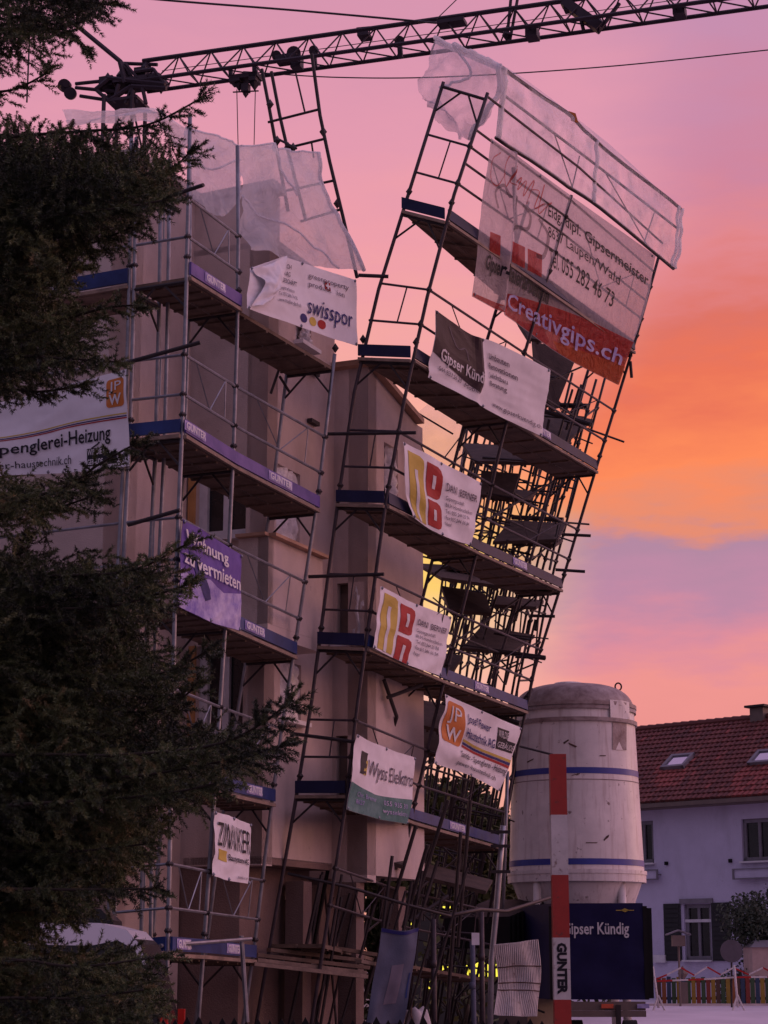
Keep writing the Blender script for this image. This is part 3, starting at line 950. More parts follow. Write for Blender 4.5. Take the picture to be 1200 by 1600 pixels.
def win(par, a, d, n, h, foil=0.0, depth=.2, sill=True, mull=1, fm='frame_white'):
    s0, s1, za, zb = h; P = lambda s, z, o: a + d * s + UP * z - n * o
    mb = MB(); w = .065
    for q, r in (((s0 + w, za), (s0 + w, zb)), ((s1 - w, za), (s1 - w, zb)), ((s0, za + w), (s1, za + w)), ((s0, zb - w), (s1, zb - w))):
        mb.bar(P(*q, depth - .02), P(*r, depth - .02), w, w * .8, n)
    for i in range(1, mull + 1):
        x = s0 + (s1 - s0) * i / (mull + 1); mb.bar(P(x, za, depth - .02), P(x, zb, depth - .02), w * .8, w * .7, n)
    f = obj('window', mb, fm, par)
    mb = MB().add([P(s0, za, depth), P(s1, za, depth), P(s1, zb, depth), P(s0, zb, depth)], [(0, 1, 2, 3)]); obj('pane', mb, 'glass_dark', f)
    if foil:
        x0 = s1 - (s1 - s0) * foil
        sf = Surf([[P(x0, zb, .06), P((x0 + s1) / 2, zb, .02), P(s1, zb, .06)], [P(x0, (za + zb) / 2, .1), P((x0 + s1) / 2, (za + zb) / 2, -.03), P(s1, (za + zb) / 2, .05)], [P(x0, za, .06), P((x0 + s1) / 2, za, 0), P(s1, za, .06)]], .05, 5, int(abs(s0 * 100)))
        obj('protective_foil', sf.mesh(12, 14), 'foil', f, smooth=True)
    if sill:
        mb = MB().bar(P(s0 - .05, za - .03, -.03), P(s1 + .05, za - .03, -.03), .03, .12, n); obj('sill', mb, 'frame_white', f)
    return f


def hole(a, b, pa, pb):
    """opening on wall a-b from two measured corners"""
    d = (b - a); d.z = 0; d.normalize(); n = d.cross(UP)
    p, q = onplane(*pa, a, n), onplane(*pb, a, n)
    s = sorted(((p - a).dot(d), (q - a).dot(d))); z = sorted((p.z, q.z)); return (s[0], s[1], z[0], z[1])


# far left front face
aL = cA - NO * 6.0
hs = [hole(aL, cA, (60, 520), (150, 640))] if False else []
wall('wall', aL, cA, 0, ZA, hs)
# first receding face
wall('wall', cA, cB, 0, ZA)
# face turned to us with the big windows
h1 = hole(cB, cC, (306, 728), (390, 836)); h1 = (max(.05, h1[0]), min((cC - cB).length - .05, h1[1]), h1[2], h1[3])
h2 = hole(cB, cC, (306, 1010), (386, 1150)); h2 = (max(.05, h2[0]), min((cC - cB).length - .05, h2[1]), h2[2], h2[3])
a, d, n, o = wall('wall', cB, cC, ZL - .1, ZA, [h1, h2])
win(bld, a, d, n, h1, .0, mull=1, fm='frame_white'); win(bld, a, d, n, h2, 0, mull=1)
for h in (h1, h2):
    mb = MB().box(a + d * (h[0] - .035) + UP * ((h[2] + h[3]) / 2) + n * .03, d * .05, n * .03, UP * ((h[3] - h[2]) / 2)); obj('insulation_strip', mb, 'insul', bld)
# long receding face
hw = [hole(cC, cD, (462, 500), (486, 548)), hole(cC, cD, (438, 1030), (470, 1130)), hole(cC, cD, (430, 722), (468, 866))]
ZU = onplane(506, 446, cC, NO).z
a, d, n, o = wall('wall', cC, cD, ZL, ZU, hw)
fl = [cC + NO * .1, cD + NO * .1, cD - NO * 6, cC - NO * 6]
fixn(obj('coping', MB().hexa([v + UP * (ZU + .01) for v in fl] + [v + UP * (ZU + .10) for v in fl]), 'cap_pale', bld))
win(bld, a, d, n, hw[0], .4); win(bld, a, d, n, hw[1], .9); win(bld, a, d, n, hw[2], .95)
# ledge / parapet trim where block three meets
h3 = hole(cD, cE, (524, 912), (574, 1003)); h3 = (max(.06, h3[0]), min((cE - cD).length - .06, h3[1]), h3[2], h3[3])
h3b = hole(cD, cE, (524, 1150), (572, 1245)); h3b = (max(.06, h3b[0]), min((cE - cD).length - .06, h3b[1]), h3b[2], h3b[3])
a, d, n, o = wall('wall', cD, cE, ZL - .25, ZC, [h3, h3b])
win(bld, a, d, n, h3, .48, mull=0, fm='frame_brown'); win(bld, a, d, n, h3b, 0, mull=0, fm='frame_brown')
h4 = [hole(cE, cF, (600, 690), (622, 790))]
ZF = onplane(649, 662, cE, NO).z
a, d, n, o = wall('wall', cE, cF, ZL - .15, ZC, h4, z1b=ZF)
win(bld, a, d, n, h4[0], .6)
# end of block three, roof slabs and copings
back = cF - NO * 7
wall('wall', back, cF, ZL - .15, ZF)
q = [cE + NO * .12 - U * .12, cF + NO * .12 + U * .1, cF - NO * 6, cE - NO * 6 - U * .12]; zz = [ZC, ZF, ZF, ZC]
fixn(obj('coping', MB().hexa([v + UP * (z_ + .01) for v, z_ in zip(q, zz)] + [v + UP * (z_ + .09) for v, z_ in zip(q, zz)]), 'cap', bld))
fixn(obj('coping', MB().bar(cD + UP * (ZC + .05) - U * .02, cE + UP * (ZC + .05) - U * .02 - NO * .02, .1, .035), 'cap', bld))
mb = MB()
rp_ = [aL - U * .1, cA - U * .1 + NO * .1, cB + NO * .1, cC - U * .1 + NO * .1, cC + U * .3 + NO * .1, cC + U * .3 - NO * 6, aL + U * 5]
mb.add([v + UP * (ZA + .02) for v in rp_] + [v + UP * (ZA + .14) for v in rp_], [tuple(range(6, -1, -1)), tuple(range(7, 14))] + [(i, (i + 1) % 7, 7 + (i + 1) % 7, 7 + i) for i in range(7)])
obj('roof_edge', mb, 'cap_pale', bld)


def balcony(par, zt, zb, pxl, pxr, py, proj_len, over=.75):
    """solid parapet standing out from the corner: a face to us, then a receding face"""
    n = U
    p0 = onplane(pxl, py, cC - U * over, n); p1 = onplane(pxr, py, cC - U * over, n)
    p0.z = p1.z = 0
    q1 = p1 + U * proj_len
    mb = MB()
    for a, b in ((p0, p1), (p1, q1)):
        dd = (b - a).normalized(); nn = dd.cross(UP).normalized()
        if nn.dot(-a) < 0: nn = -nn
        lo = [a + UP * zb, b + UP * zb, b - nn * .16 + UP * zb, a - nn * .16 + UP * zb]
        mb.hexa(lo + [v + UP * (zt - zb) for v in lo])
    fl = [p0 + UP * (zb - .16), p1 + UP * (zb - .16), q1 + UP * (zb - .16), p0 + U * proj_len + UP * (zb - .16)]
    mb.hexa(fl + [v + UP * .158 for v in fl])
    o = fixn(obj('balcony', mb, 'render_wall', par))
    mb = MB()
    for a, b in ((p0, p1), (p1, q1)):
        mb.bar(a + UP * (zt + .025), b + UP * (zt + .025), .11, .022)
    obj('parapet_cap', mb, 'cap', o)
    return p0, p1, q1


zt = onplane(419, 838, cC - U * .75, U).z; zb = onplane(419, 985, cC - U * .75, U).z
balcony(bld, zt, zb + .1, 372, 419, 900, 1.75)
# recessed ground floor behind the overhang
e = cE - NO * .9 + U * .3
wall('wall', cB - NO * .2, cC - NO * .45 + U * .25, 0, ZL - .08, mt='render_shaded')
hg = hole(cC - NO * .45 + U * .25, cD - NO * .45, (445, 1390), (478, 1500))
a, d, n, o = wall('wall', cC - NO * .45 + U * .25, cD - NO * .45 + U * .2, 0, ZL - .02, [hg], mt='render_shaded'); win(bld, a, d, n, hg, 0, mull=0, fm='frame_brown')
wall('wall', cD - NO * .45 + U * .2, e, 0, ZL - .27, mt='render_shaded')
wall('wall', e, cF - NO * .9, 0, ZL - .17, mt='render_shaded')
for c in (cE - NO * .25 - U * .0, cF - NO * .3 - U * .2, cC + U * 1.6 - NO * .2):
    obj('column', MB().box(c + UP * (ZL / 2 - .2), NO * .14, U * .14, UP * (ZL / 2 - .06)), 'render_shaded', bld)
# soffit of the overhang
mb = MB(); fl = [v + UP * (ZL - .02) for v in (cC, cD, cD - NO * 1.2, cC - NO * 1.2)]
mb.hexa([v - UP * .06 for v in fl] + [v + UP * .04 for v in fl]); fixn(obj('soffit', mb, 'render_shaded', bld))
# small details
obj('wall_bracket', MB().box(onplane(490, 660, cC, NO, .05), U * .14, NO * .04, UP * .03), 'steel_dark', bld)
obj('wall_bracket', MB().box(onplane(484, 578, cC, NO, .05), U * .3, NO * .03, UP * .03), 'steel_dark', bld)
# ------------------------------------------------------------------ plastic sheets


def grid(rows): return [[at(x, y, Y) for x, y, Y in r] for r in rows]


def sheet(label, rows, mt, amp, waves, seed, nu=40, nv=26, hems=(), crum=0.0):
    c = grid(rows); mid = c[-1][len(c[-1]) // 2]
    t = thing('plastic_sheet', label, 'plastic sheet', mid)
    s = Surf(c, amp, waves, seed, None, crum); obj('film', s.mesh(nu, nv), mt, t, smooth=True)
    for pts, w in hems:
        obj('hem', MB().tube([s.P(*q, .01) for q in [tuple(spl([Vector((*k, 0)) for k in pts], i / 20)[:2]) for i in range(21)]], w, 5), 'sheet', t, smooth=True)
    return t, s


sheet('torn white plastic sheet flapping between the two upright poles at the roof corner',
      [[(286, 200, 25.0), (330, 212, 25.4), (374, 229, 26.0)],
       [(292, 262, 25.2), (332, 274, 25.6), (375, 280, 25.9)],
       [(300, 310, 25.4), (342, 340, 25.6), (375, 314, 25.8)]],
      'sheet', .05, 3.0, 3, 46, 46, crum=.06, hems=[([(0, 0), (.5, 0), (1, 0)], .014), ([(0, .3), (.4, .45), (1, .2)], .015)])
sheet('torn translucent white plastic sheet billowing from the roof edge to the bent scaffold top',
      [[(371, 229, 26.0), (432, 233, 27.0), (491, 243, 27.8)],
       [(374, 280, 26.0), (445, 276, 27.0), (510, 292, 27.9)],
       [(376, 336, 25.9), (455, 345, 26.9), (527, 344, 27.9)],
       [(380, 398, 25.7), (468, 414, 26.7), (560, 434, 27.6)]],
      'sheet', .12, 2.6, 14, 64, 64, crum=.07, hems=[([(.985, 0), (.98, .5), (.985, 1)], .032), ([(.35, .0), (.42, .3), (.55, .5)], .018), ([(0, .5), (.4, .7), (.8, 1)], .016), ([(0, 0), (.5, 0), (1, 0)], .014)])
sheet('smooth plastic sheet ridge over the flat roof, half hidden by the spruce top',
      [[(104, 182, 27.0), (170, 176, 26.6), (234, 168, 26.2), (270, 188, 25.8), (300, 207, 25.4)],
       [(108, 200, 26.8), (170, 198, 26.4), (236, 192, 26.0), (268, 222, 25.6), (294, 262, 25.3)]],
      'sheet', .05, 1.6, 8, 40, 12, crum=.06)
# wrapped parapet on top of the leaning section
rowsF = [[(786, 106, 26.9), (892, 181, 29.0), (934, 222, 30.0), (1063, 326, 33.0)],
         [(781, 160, 27.0), (888, 240, 29.1), (931, 272, 30.1), (1061, 372, 33.1)],
         [(775, 215, 27.1), (878, 284, 29.2), (927, 318, 30.2), (1055, 420, 33.2)]]
rowsT = [[(684, 64, 28.2), (800, 112, 30.2), (930, 208, 32.4), (1056, 318, 34.6)],
         [(786, 106, 26.9), (892, 181, 29.0), (934, 222, 30.0), (1063, 326, 33.0)]]
t, sF = sheet('long clear plastic wrap stretched round the topmost railing of the leaning scaffold', rowsF, 'sheet_thin', .02, 3.0, 21, 90, 30, crum=.03,
              hems=[([(0, 0), (0, 1)], .045), ([(.655, 0), (.655, 1)], .035), ([(.985, 0), (.985, 1)], .03), ([(1, 0), (1, 1)], .03)])
for v_, m_ in ((0, 'steel_shaded'), (1, 'steel_dark')): obj('rail', MB().tube([sF.P(i / 20, v_, -.03) for i in range(21)], .03, 6), m_, t, smooth=True)
sT = Surf(grid(rowsT), .02, 2.5, 4); obj('film', sT.mesh(50, 6), 'sheet_thin', t, smooth=True)
for v0 in (.35,):
    obj('rail', MB().tube([sF.P(0, v0, -.05), sF.P(.655, v0, -.05)], .022, 6), 'steel', t); obj('rail', MB().tube([sF.P(.655, v0, -.05), sF.P(1, v0, -.05)], .022, 6), 'steel', t)
for u0, u1 in ((.25, .5), (.72, .9)):
    obj('rail_brace', MB().tube([sF.P(u0, .35, -.05), sF.P(u1, .98, -.05)], .011, 5), 'steel', t)
    obj('rail_brace', MB().tube([sF.P(u1, .4, -.05), sF.P(u1 - .02, .98, -.05)], .011, 5), 'steel', t)
mb = MB().tube([sT.P(0, 0), sT.P(0, 1)], .05, 6); obj('hem', mb, 'sheet', t)
# orange tag sticking up
obj('warning_flag', MB().box(at(896, 183, 29.1), (.055, 0, -.02), (0, .01, 0), (-.02, 0, .08)), 'ink_orange', t)
sheet('crumpled plastic wrap hanging from the upper left end of the leaning scaffold',
      [[(684, 64, 27.6), (735, 86, 27.2), (786, 106, 26.9)],
       [(664, 110, 27.6), (728, 132, 27.1), (782, 150, 26.9)],
       [(656, 148, 27.6), (700, 180, 27.2), (762, 196, 27.0)],
       [(690, 160, 27.4), (722, 216, 27.1), (740, 222, 27.0)]],
      'sheet_thin', .05, 3.2, 12, 44, 44, crum=.10, hems=[([(0, 0), (.5, 0), (1, 0)], .035), ([(.97, 0), (.97, .3), (.93, .6), (.9, 1)], .045), ([(.3, 0), (.55, .2), (.4, .4), (.25, .45)], .022)])
sheet('small torn plastic scrap hanging in the gap left of the rear scaffold',
      [[(652, 645, 38.0), (690, 618, 38.0), (728, 622, 38.0)], [(652, 690, 38.0), (690, 680, 38.0), (726, 690, 38.0)], [(654, 728, 38.0), (690, 725, 38.0), (722, 730, 38.0)]], 'sheet_faint', .03, 2, 31, 14, 14)

# ------------------------------------------------------------------ banners


def plane3(P_, Q_, lo, hi):
    a, b, c = P_.lev(lo), Q_.lev(lo), P_.lev(hi); return a, (b - a).cross(c - a)


def banner(label, quads, plane, off=.07, amp=.03, waves=2.2, seed=1, cloth='banner_white', fold=None, nu=30, nv=20, group=None, lin=False):
    c = [[onplane(x, y, plane[0], plane[1], off) for x, y in r] for r in quads]
    t = thing('banner', label, 'banner', c[-1][len(c[-1]) // 2], 'banners hanging on the scaffold')
    s = Surf(c, amp, waves, seed, fold, .011, lin); obj('cloth', s.mesh(nu + 14, nv + 12, .003), cloth, t, smooth=True)
    ey = MB()
    for u, v in ((.015, .02), (.5, .02), (.985, .02), (.015, .98), (.5, .98), (.985, .98)): ey.lump(s.P(u, v, .01), .02)
    obj('eyelet', ey, 'steel', t, kind='stuff')
    return t, s


# banner with the three dots
t, s = banner('large white banner with three coloured dots under the torn plastic sheet',
              [[(391, 419), (442, 401), (499, 419), (556, 438)], [(383, 482), (441, 501), (499, 521), (557, 541)]], plane3(M1, A1, 10, 12), .12, .02, 2.0, 41, lin=True, nu=40)
text_on(s, 'swisspor', (.55, .52, .95, .84), 'ink_navy', t, .0)
for cu, m_ in ((.52, 'ink_navy'), (.61, 'ink_yellow'), (.69, 'ink_red')): shape_on(s, ell(cu, .85, .034, .068), m_, t, 'print_dot')
text_on(s, 'DACH\nER AG\nGESCH\u00c4FT', (.32, .10, .46, .40), 'ink_grey', t, .01)
text_on(s, 'Spenglerarbeiten\nTel. 055 246 74 00\nwww.mueller-dach.ch', (.27, .46, .48, .72), 'ink_grey', t, .0)
text_on(s, 'greenproperty\nproduct   ion', (.56, .14, .92, .36), 'ink_grey', t)
shape_on(s, [(.71, .17), (.76, .18), (.76, .31), (.71, .30)], 'ink_red', t); text_on(s, '+', (.715, .19, .755, .29), 'ink_white', t, .05)
fl = Surf([[s.P(.0, .05, .02), s.P(.16, .06, .05), s.P(.33, .0, .03)], [s.P(.10, .45, .06), s.P(.20, .5, .12), s.P(.26, .45, .05)], [s.P(.01, .96, .02), s.P(.10, .86, .07), s.P(.17, .72, .04)]], .02, 2, 5, None, .03)
obj('folded_flap', fl.mesh(22, 22, .003), 'banner_white', t, smooth=True)
# left banner on the front run
p0 = (S1.lev(6) + U * -.08, U)
t, s = banner('wide white banner with orange monogram square, far left behind the spruce',
              [[(-150, 660), (20, 625), (120, 598), (198, 577)], [(-150, 705), (20, 690), (120, 668), (200, 655)], [(-150, 748), (20, 742), (120, 738), (203, 728)]], p0, .1, .02, 1.6, 5)
text_on(s, 'Sanit\u00e4r-Spenglerei-Heizung', (-.0, .53, .885, .74), 'ink_black', t, .012)
text_on(s, 'josef-pewer-haustechnik.ch', (.08, .80, .64, .94), 'ink_black', t)
shape_on(s, rr(.865, .07, .985, .36, .02, 2), 'ink_orange', t, 'monogram_field')
text_on(s, 'JP', (.885, .10, .97, .22), 'ink_white', t); text_on(s, 'w', (.885, .23, .97, .34), 'ink_white', t)
for v, m_ in ((.43, 'ink_yellow'), (.455, 'ink_navy'), (.475, 'ink_red')): shape_on(s, [(.0, v), (.995, v), (.995, v + .012), (.0, v + .012)], m_, t, 'print_stripe')
shape_on(s, [(.73, .76), (.83, .76), (.83, .83), (.92, .83), (.92, .95), (.73, .95)], 'ink_black', t, 'slogan_field')
text_on(s, 'WIR, DIE', (.735, .77, .825, .845), 'ink_white', t, .01); text_on(s, 'GEB\u00c4UDE', (.735, .865, .83, .94), 'ink_white', t, .01)
stroke_on(s, [(.76, .76), (.80, .72), (.81, .70)], .006, 'ink_black', t)
# violet banner
t, s = banner('violet blue banner with bold white lettering and cloud picture beside the spruce tip',
              [[(285, 812), (330, 838), (377, 868)], [(281, 880), (330, 908), (376, 928)], [(278, 946), (328, 972), (375, 986)]], plane3(O1, A1, 6, 8), .16, .02, 2.0, 9, 'ink_violet')
shape_on(s, [(0.003, .55), (.2, .58), (.45, .50), (.7, .58), (.997, .50), (.997, .997), (.003, .997)], 'ink_cloud', t, 'cloud_picture', .005)
shape_on(s, [(.12, .30), (.28, .30), (.50, .72), (.40, .78)], 'ink_deep', t, 'dark_beam', .008)
text_on(s, 'Wohnung', (.04, .09, .74, .27), 'ink_white', t, .02, off=.02); text_on(s, 'zu vermieten', (.04, .31, .97, .47), 'ink_white', t, .015, off=.02)
# white banner with yellow square
t, s = banner('small white banner with heavy black lettering and one yellow square low on the scaffold',
              [[(335, 1268), (363, 1277), (391, 1288)], [(335, 1318), (363, 1328), (390, 1336)], [(331, 1368), (358, 1376), (388, 1381)]], plane3(M1, A1, 2, 4), .1, .02, 2, 14)
text_on(s, 'ZINNIKER', (.08, .14, .96, .50), 'ink_black', t, .0)
shape_on(s, [(.12, .55), (.38, .55), (.38, .72), (.12, .72)], 'ink_yellow', t, 'print_square')
text_on(s, 'Bausysteme AG', (.41, .58, .95, .71), 'ink_black', t, .02); text_on(s, 'zinniker.ch', (.66, .89, .93, .94), 'ink_grey', t)


def dd(label, quads, pl, seed, gname):
    t, s = banner(label, quads, pl, .10, .025, 2.2, seed)
    for v0, v1 in (((.09, .49), (.53, .94)) if gname == 'x' else ((.10, .56), (.62, .998))):
        x0, x1 = .29, .49; e_ = v1 if v1 < .99 else v1 + .2
        o = [(x0, v0), (x1 - .05, v0), (x1 - .012, v0 + .03), (x1, v0 + .09), (x1, min(v1, e_ - .09))] + ([(x1 - .012, v1 - .03), (x1 - .05, v1)] if v1 < .99 else [(x1, v1)]) + [(x0, v1)]
        i_ = [(.372, v0 + .12), (.41, v0 + .12), (.41, min(v1, e_ - .12)), (.372, min(v1, e_ - .12))]
        shape_on(s, o, 'ink_red', t, 'red_letter'); shape_on(s, i_, 'ink_white', t, 'letter_counter', .011)
    shape_on(s, [(.05, .07), (.20, .07), (.245, .10), (.255, .17), (.255, .97), (.05, .97)], 'ink_yellow', t, 'yellow_letter'); shape_on(s, [(.13, .24), (.17, .24), (.17, .975), (.13, .975)], 'ink_white', t, 'letter_counter', .011)
    text_on(s, 'DANI  BERNER', (.54, .23, .96, .33), 'ink_grey', t, .01)
    text_on(s, 'Gipsergesch\u00e4ft\n8634 Hombrechtikon\nTel. 055 244 25 74\nFax 055 244 16 34\nNatel', (.54, .39, .93, .82), 'ink_grey', t)
    return t


dd('upper of two white banners with yellow and red block letters',
   [[(631, 690), (690, 722), (753, 755)], [(632, 760), (690, 785), (744, 803)], [(642, 808), (688, 836), (735, 852)]], plane3(C2, D2, 8, 10), 17, 'x')
dd('lower of two white banners with yellow and red block letters',
   [[(595, 916), (650, 944), (705, 964)], [(588, 965), (645, 990), (698, 1008)], [(581, 1012), (635, 1038), (689, 1056)]], plane3(C2, D2, 6, 8), 23, 'y')
# dark and white banner
t, s = banner('white banner with dark brown left panel hanging above the rear gap',
              [[(680, 484), (735, 522), (775, 536), (858, 578)], [(675, 540), (735, 580), (780, 600), (852, 634)], [(670, 590), (730, 622), (780, 650), (846, 682)]], plane3(C2, D2, 10, 12), .12, .03, 2.6, 29, fold=[(.42, .05, .05)])
shape_on(s, [(.003, .003), (.50, .003), (.49, .40), (.44, .80), (.2, .68), (.003, .58)], 'banner_dark', t, 'dark_panel')
stroke_on(s, [(.12, .10), (.2, .30), (.27, .24), (.3, .38)], .006, 'ink_grey', t)
text_on(s, 'Gipser K\u00fcndig', (.06, .44, .475, .68), 'ink_white', t, .02)
text_on(s, '044 833 56 20', (.07, .72, .26, .80), 'ink_grey', t); text_on(s, 'Mobile', (.29, .75, .42, .83), 'ink_grey', t)
text_on(s, 'Umbauten\nRenovationen\nLeichtbau\nBeratung', (.57, .16, .80, .60), 'ink_grey', t, .012)
text_on(s, 'www.gipserkuendig.ch', (.60, .82, .98, .92), 'ink_grey', t)
# big see-through banner
pl = plane3(C2, E2, 12, 13.7)
t, s = banner('huge see-through mesh banner with red script and red lower band',
              [[(768, 216), (812, 246), (890, 304), (1024, 400)], [(752, 340), (806, 364), (884, 404), (1003, 492)], [(737, 463), (800, 500), (878, 556), (967, 602)]], pl, .10, .03, 2.0, 33, 'mesh_banner', fold=[(.25, .025, .10)], nu=48, nv=30)
shape_on(s, [(.0, .975), (.25, .955), (.28, .87), (.6, .79), (.999, .70), (.999, .998), (.6, .998), (.3, .998), (.0, .998)], 'mesh_red', t, 'red_band', .012)
shape_on(s, [(.60, .955), (.999, .87), (.999, .998), (.64, .998)], 'mesh_orange', t, 'orange_corner', .022)
text_on(s, 'Creativgips.ch', (.27, .865, .97, .985), 'ink_cloud', t, .012, off=.04, slope=-.075)
text_on(s, 'Eidg. dipl. Gipsermeister', (.56, .19, .985, .31), 'ink_black', t, .014)
text_on(s, '8637 Laupen/Wald', (.56, .355, .88, .455), 'ink_black', t, .006); text_on(s, 'Tel. 055 282 46 73', (.56, .50, .87, .60), 'ink_black', t, .006)
text_on(s, 'Gipser-/Malerarbeiten', (.06, .70, .56, .825), 'ink_black', t, .03, shear=.02)
for u0 in (.10, .30, .42): shape_on(s, [(u0, .56), (u0 + .10, .56), (u0 + .10, .68), (u0, .68)], 'mesh_red', t, 'red_square')
for pts in ([(.13, .05), (.04, .12), (.05, .24), (.13, .26), (.20, .16)], [(.22, .04), (.19, .14), (.22, .24), (.27, .08), (.24, .2), (.30, .20)], [(.30, .2), (.36, .12), (.33, .22), (.40, .12), (.38, .24), (.46, .08), (.41, .28)], [(.44, .16), (.50, .14), (.47, .28), (.54, .2)], [(.53, .06), (.50, .30), (.58, .16)]):
    stroke_on(s, pts, .0038, 'mesh_script', t, 1.3, 'script_line')
for pts in ([(.16, .40), (.12, .30), (.20, .24), (.25, .3)], [(.27, .50), (.34, .46), (.42, .44), (.44, .34), (.38, .30)], [(.33, .26), (.31, .36), (.28, .40)], [(.50, .34), (.56, .42), (.53, .56), (.48, .58)]):
    stroke_on(s, pts, .009, 'mesh_grey', t, 1.3, 'figure_line')
# monogram banner by the silo
t, s = banner('white banner with orange monogram square and coloured stripes hanging beside the silo',
              [[(697, 1085), (752, 1110), (813, 1137)], [(688, 1140), (745, 1168), (798, 1186)], [(678, 1193), (735, 1212), (779, 1236)]], plane3(D2, E2, 4, 6), .16, .03, 2.4, 37)
shape_on(s, rr(.03, .06, .27, .62, .04, 1.5), 'ink_orange', t, 'monogram_field'); text_on(s, 'JP', (.07, .11, .23, .36), 'ink_white', t); text_on(s, 'w', (.07, .38, .23, .58), 'ink_white', t)
text_on(s, 'Josef Pewer', (.30, .12, .66, .26), 'ink_navy', t, .012); text_on(s, 'Haustechnik AG', (.30, .30, .72, .43), 'ink_navy', t, .012)
for v, m_ in ((.47, 'ink_yellow'), (.515, 'ink_navy'), (.56, 'ink_red')): shape_on(s, [(.29, v), (.99, v + .05), (.99, v + .09), (.29, v + .035)], m_, t, 'print_stripe')
shape_on(s, [(.74, .12), (.86, .12), (.86, .26), (.98, .26), (.98, .42), (.74, .42)], 'ink_black', t, 'slogan_field'); text_on(s, 'WIR,DIE', (.745, .15, .855, .26), 'ink_white', t); text_on(s, 'GEB\u00c4UDE', (.75, .29, .97, .39), 'ink_white', t)
text_on(s, 'Sanit\u00e4r - Spenglerei - Heizung', (.28, .65, .97, .78), 'ink_black', t, .006); text_on(s, 'pewer-haustechnik.ch', (.27, .82, .86, .92), 'ink_black', t)
# white and green banner
t, s = banner('white banner with dark green lower band and thin grey lettering above the lowest walkway',
              [[(555, 1147), (602, 1168), (648, 1184)], [(549, 1205), (596, 1224), (645, 1235)], [(542, 1265), (592, 1280), (640, 1288)]], plane3(C2, D2, 4, 6), .12, .03, 2.3, 43)
shape_on(s, [(.003, .63), (.4, .68), (.7, .66), (.997, .64), (.997, .997), (.003, .997)], 'ink_green', t, 'green_band')
shape_on(s, [(.14, .17), (.26, .17), (.22, .48), (.11, .48)], 'ink_black', t, 'mark'); shape_on(s, [(.24, .27), (.26, .27), (.23, .48), (.16, .48)], 'ink_yellow', t, 'mark')
text_on(s, 'Wyss Elektro', (.26, .25, .99, .52), 'ink_grey', t, .0)
text_on(s, 'Chr. Bremer\n8627', (.14, .72, .42, .88), 'ink_cloud', t); text_on(s, '055 935 30\nwysselektro', (.56, .72, .95, .92), 'ink_cloud', t)

# ------------------------------------------------------------------ tower crane
ZB = at(262, 139, 50).z
j0 = at(262, 139, 50.0); j1 = atZ(1200, 10, ZB)
JD = (j1 - j0).normalized(); JN = Vector((JD.y, -JD.x, 0))
if JN.y > 0: JN = -JN
crane = thing('tower_crane', 'dark tower crane with lattice jib crossing the sky behind the building', 'crane', Vector((j0.x, j0.y, 0)) - JD * 1.2)
LJ = 19.5
jc = lambda s, w, h: j0 + JD * s + JN * w + UP * h
WJ, HJ = .72, .74
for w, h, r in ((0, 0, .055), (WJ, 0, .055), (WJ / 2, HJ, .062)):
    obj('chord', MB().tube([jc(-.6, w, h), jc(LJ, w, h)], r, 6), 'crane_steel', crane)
nb = 21
for i in range(nb):
    s0 = LJ * i / nb; s1 = LJ * (i + .5) / nb; s2 = LJ * (i + 1) / nb
    for w in (0, WJ):
        obj('lattice_bar', MB().tube([jc(s0, w, 0), jc(s1, WJ / 2, HJ)], .022, 5), 'crane_steel', crane); obj('lattice_bar', MB().tube([jc(s1, WJ / 2, HJ), jc(s2, w, 0)], .022, 5), 'crane_steel', crane)
    obj('bottom_bar', MB().tube([jc(s0, 0, 0), jc(s0, WJ, 0)], .022, 5), 'crane_steel', crane); obj('bottom_bar', MB().tube([jc(s0, WJ, 0), jc(s2, 0, 0)], .022, 5), 'crane_steel', crane)


def cyl(mb, c, ax, r, hw, n=16): return mb.tube([Vector(c) - ax * hw, Vector(c) + ax * hw], r, n)


def J(px, py, w=.36): return onplane(px, py, j0 + JN * w, JN)


# tower head, slewing ring and counter jib
th = MB(); c0 = J(215, 125)
for w in (.0, .72):
    for a, b, r in (((168, 122), (258, 132), .07), ((150, 140), (172, 122), .07), ((150, 140), (170, 158), .06), ((170, 158), (205, 135), .07), ((205, 135), (260, 138), .07), ((188, 98), (196, 130), .08), ((196, 100), (215, 122), .05), ((212, 112), (240, 108), .06), ((240, 108), (256, 130), .05), ((178, 160), (186, 132), .06), ((228, 162), (222, 134), .06), ((196, 162), (206, 136), .05), ((214, 162), (206, 136), .05)):
        th.tube([J(*a, w), J(*b, w)], r, 6)
for a in ((168, 128), (192, 118), (222, 116), (238, 124), (252, 132), (205, 140), (175, 152), (228, 108)): th.lump(J(*a), .19)
th.box(J(172, 133), JD * .2, JN * .3, UP * .14); th.box(J(225, 120), JD * .17, JN * .3, UP * .16); th.box(J(246, 128), JD * .2, JN * .35, UP * .09); th.box(J(212, 132), JD * .5, JN * .4, UP * .05); th.box(J(200, 163), JD * .45, JN * .42, UP * .04)
obj('tower_head', th, 'crane_steel', crane)
mast = MB(); mc = J(195, 160); mc.z = 0
for sx in (-.42, .42):
    for sy in (-.42, .42): mast.tube([mc + JD * sx + JN * sy, mc + JD * sx + JN * sy + UP * (ZB - .3)], .06, 6)
z = 0
k = 0
while z < ZB - 1.5:
    for f in (0, 1):
        a = -.42 if (k + f) % 2 else .42
        mast.tube([mc + JD * a + JN * (-.42 if f else .42) + UP * z, mc - JD * a + JN * (-.42 if f else .42) + UP * (z + 1.2)], .03, 5)
        mast.tube([mc + JN * a + JD * (-.42 if f else .42) + UP * z, mc - JN * a + JD * (-.42 if f else .42) + UP * (z + 1.2)], .03, 5)
    z += 1.2; k += 1
obj('mast', mast, 'crane_steel', crane)
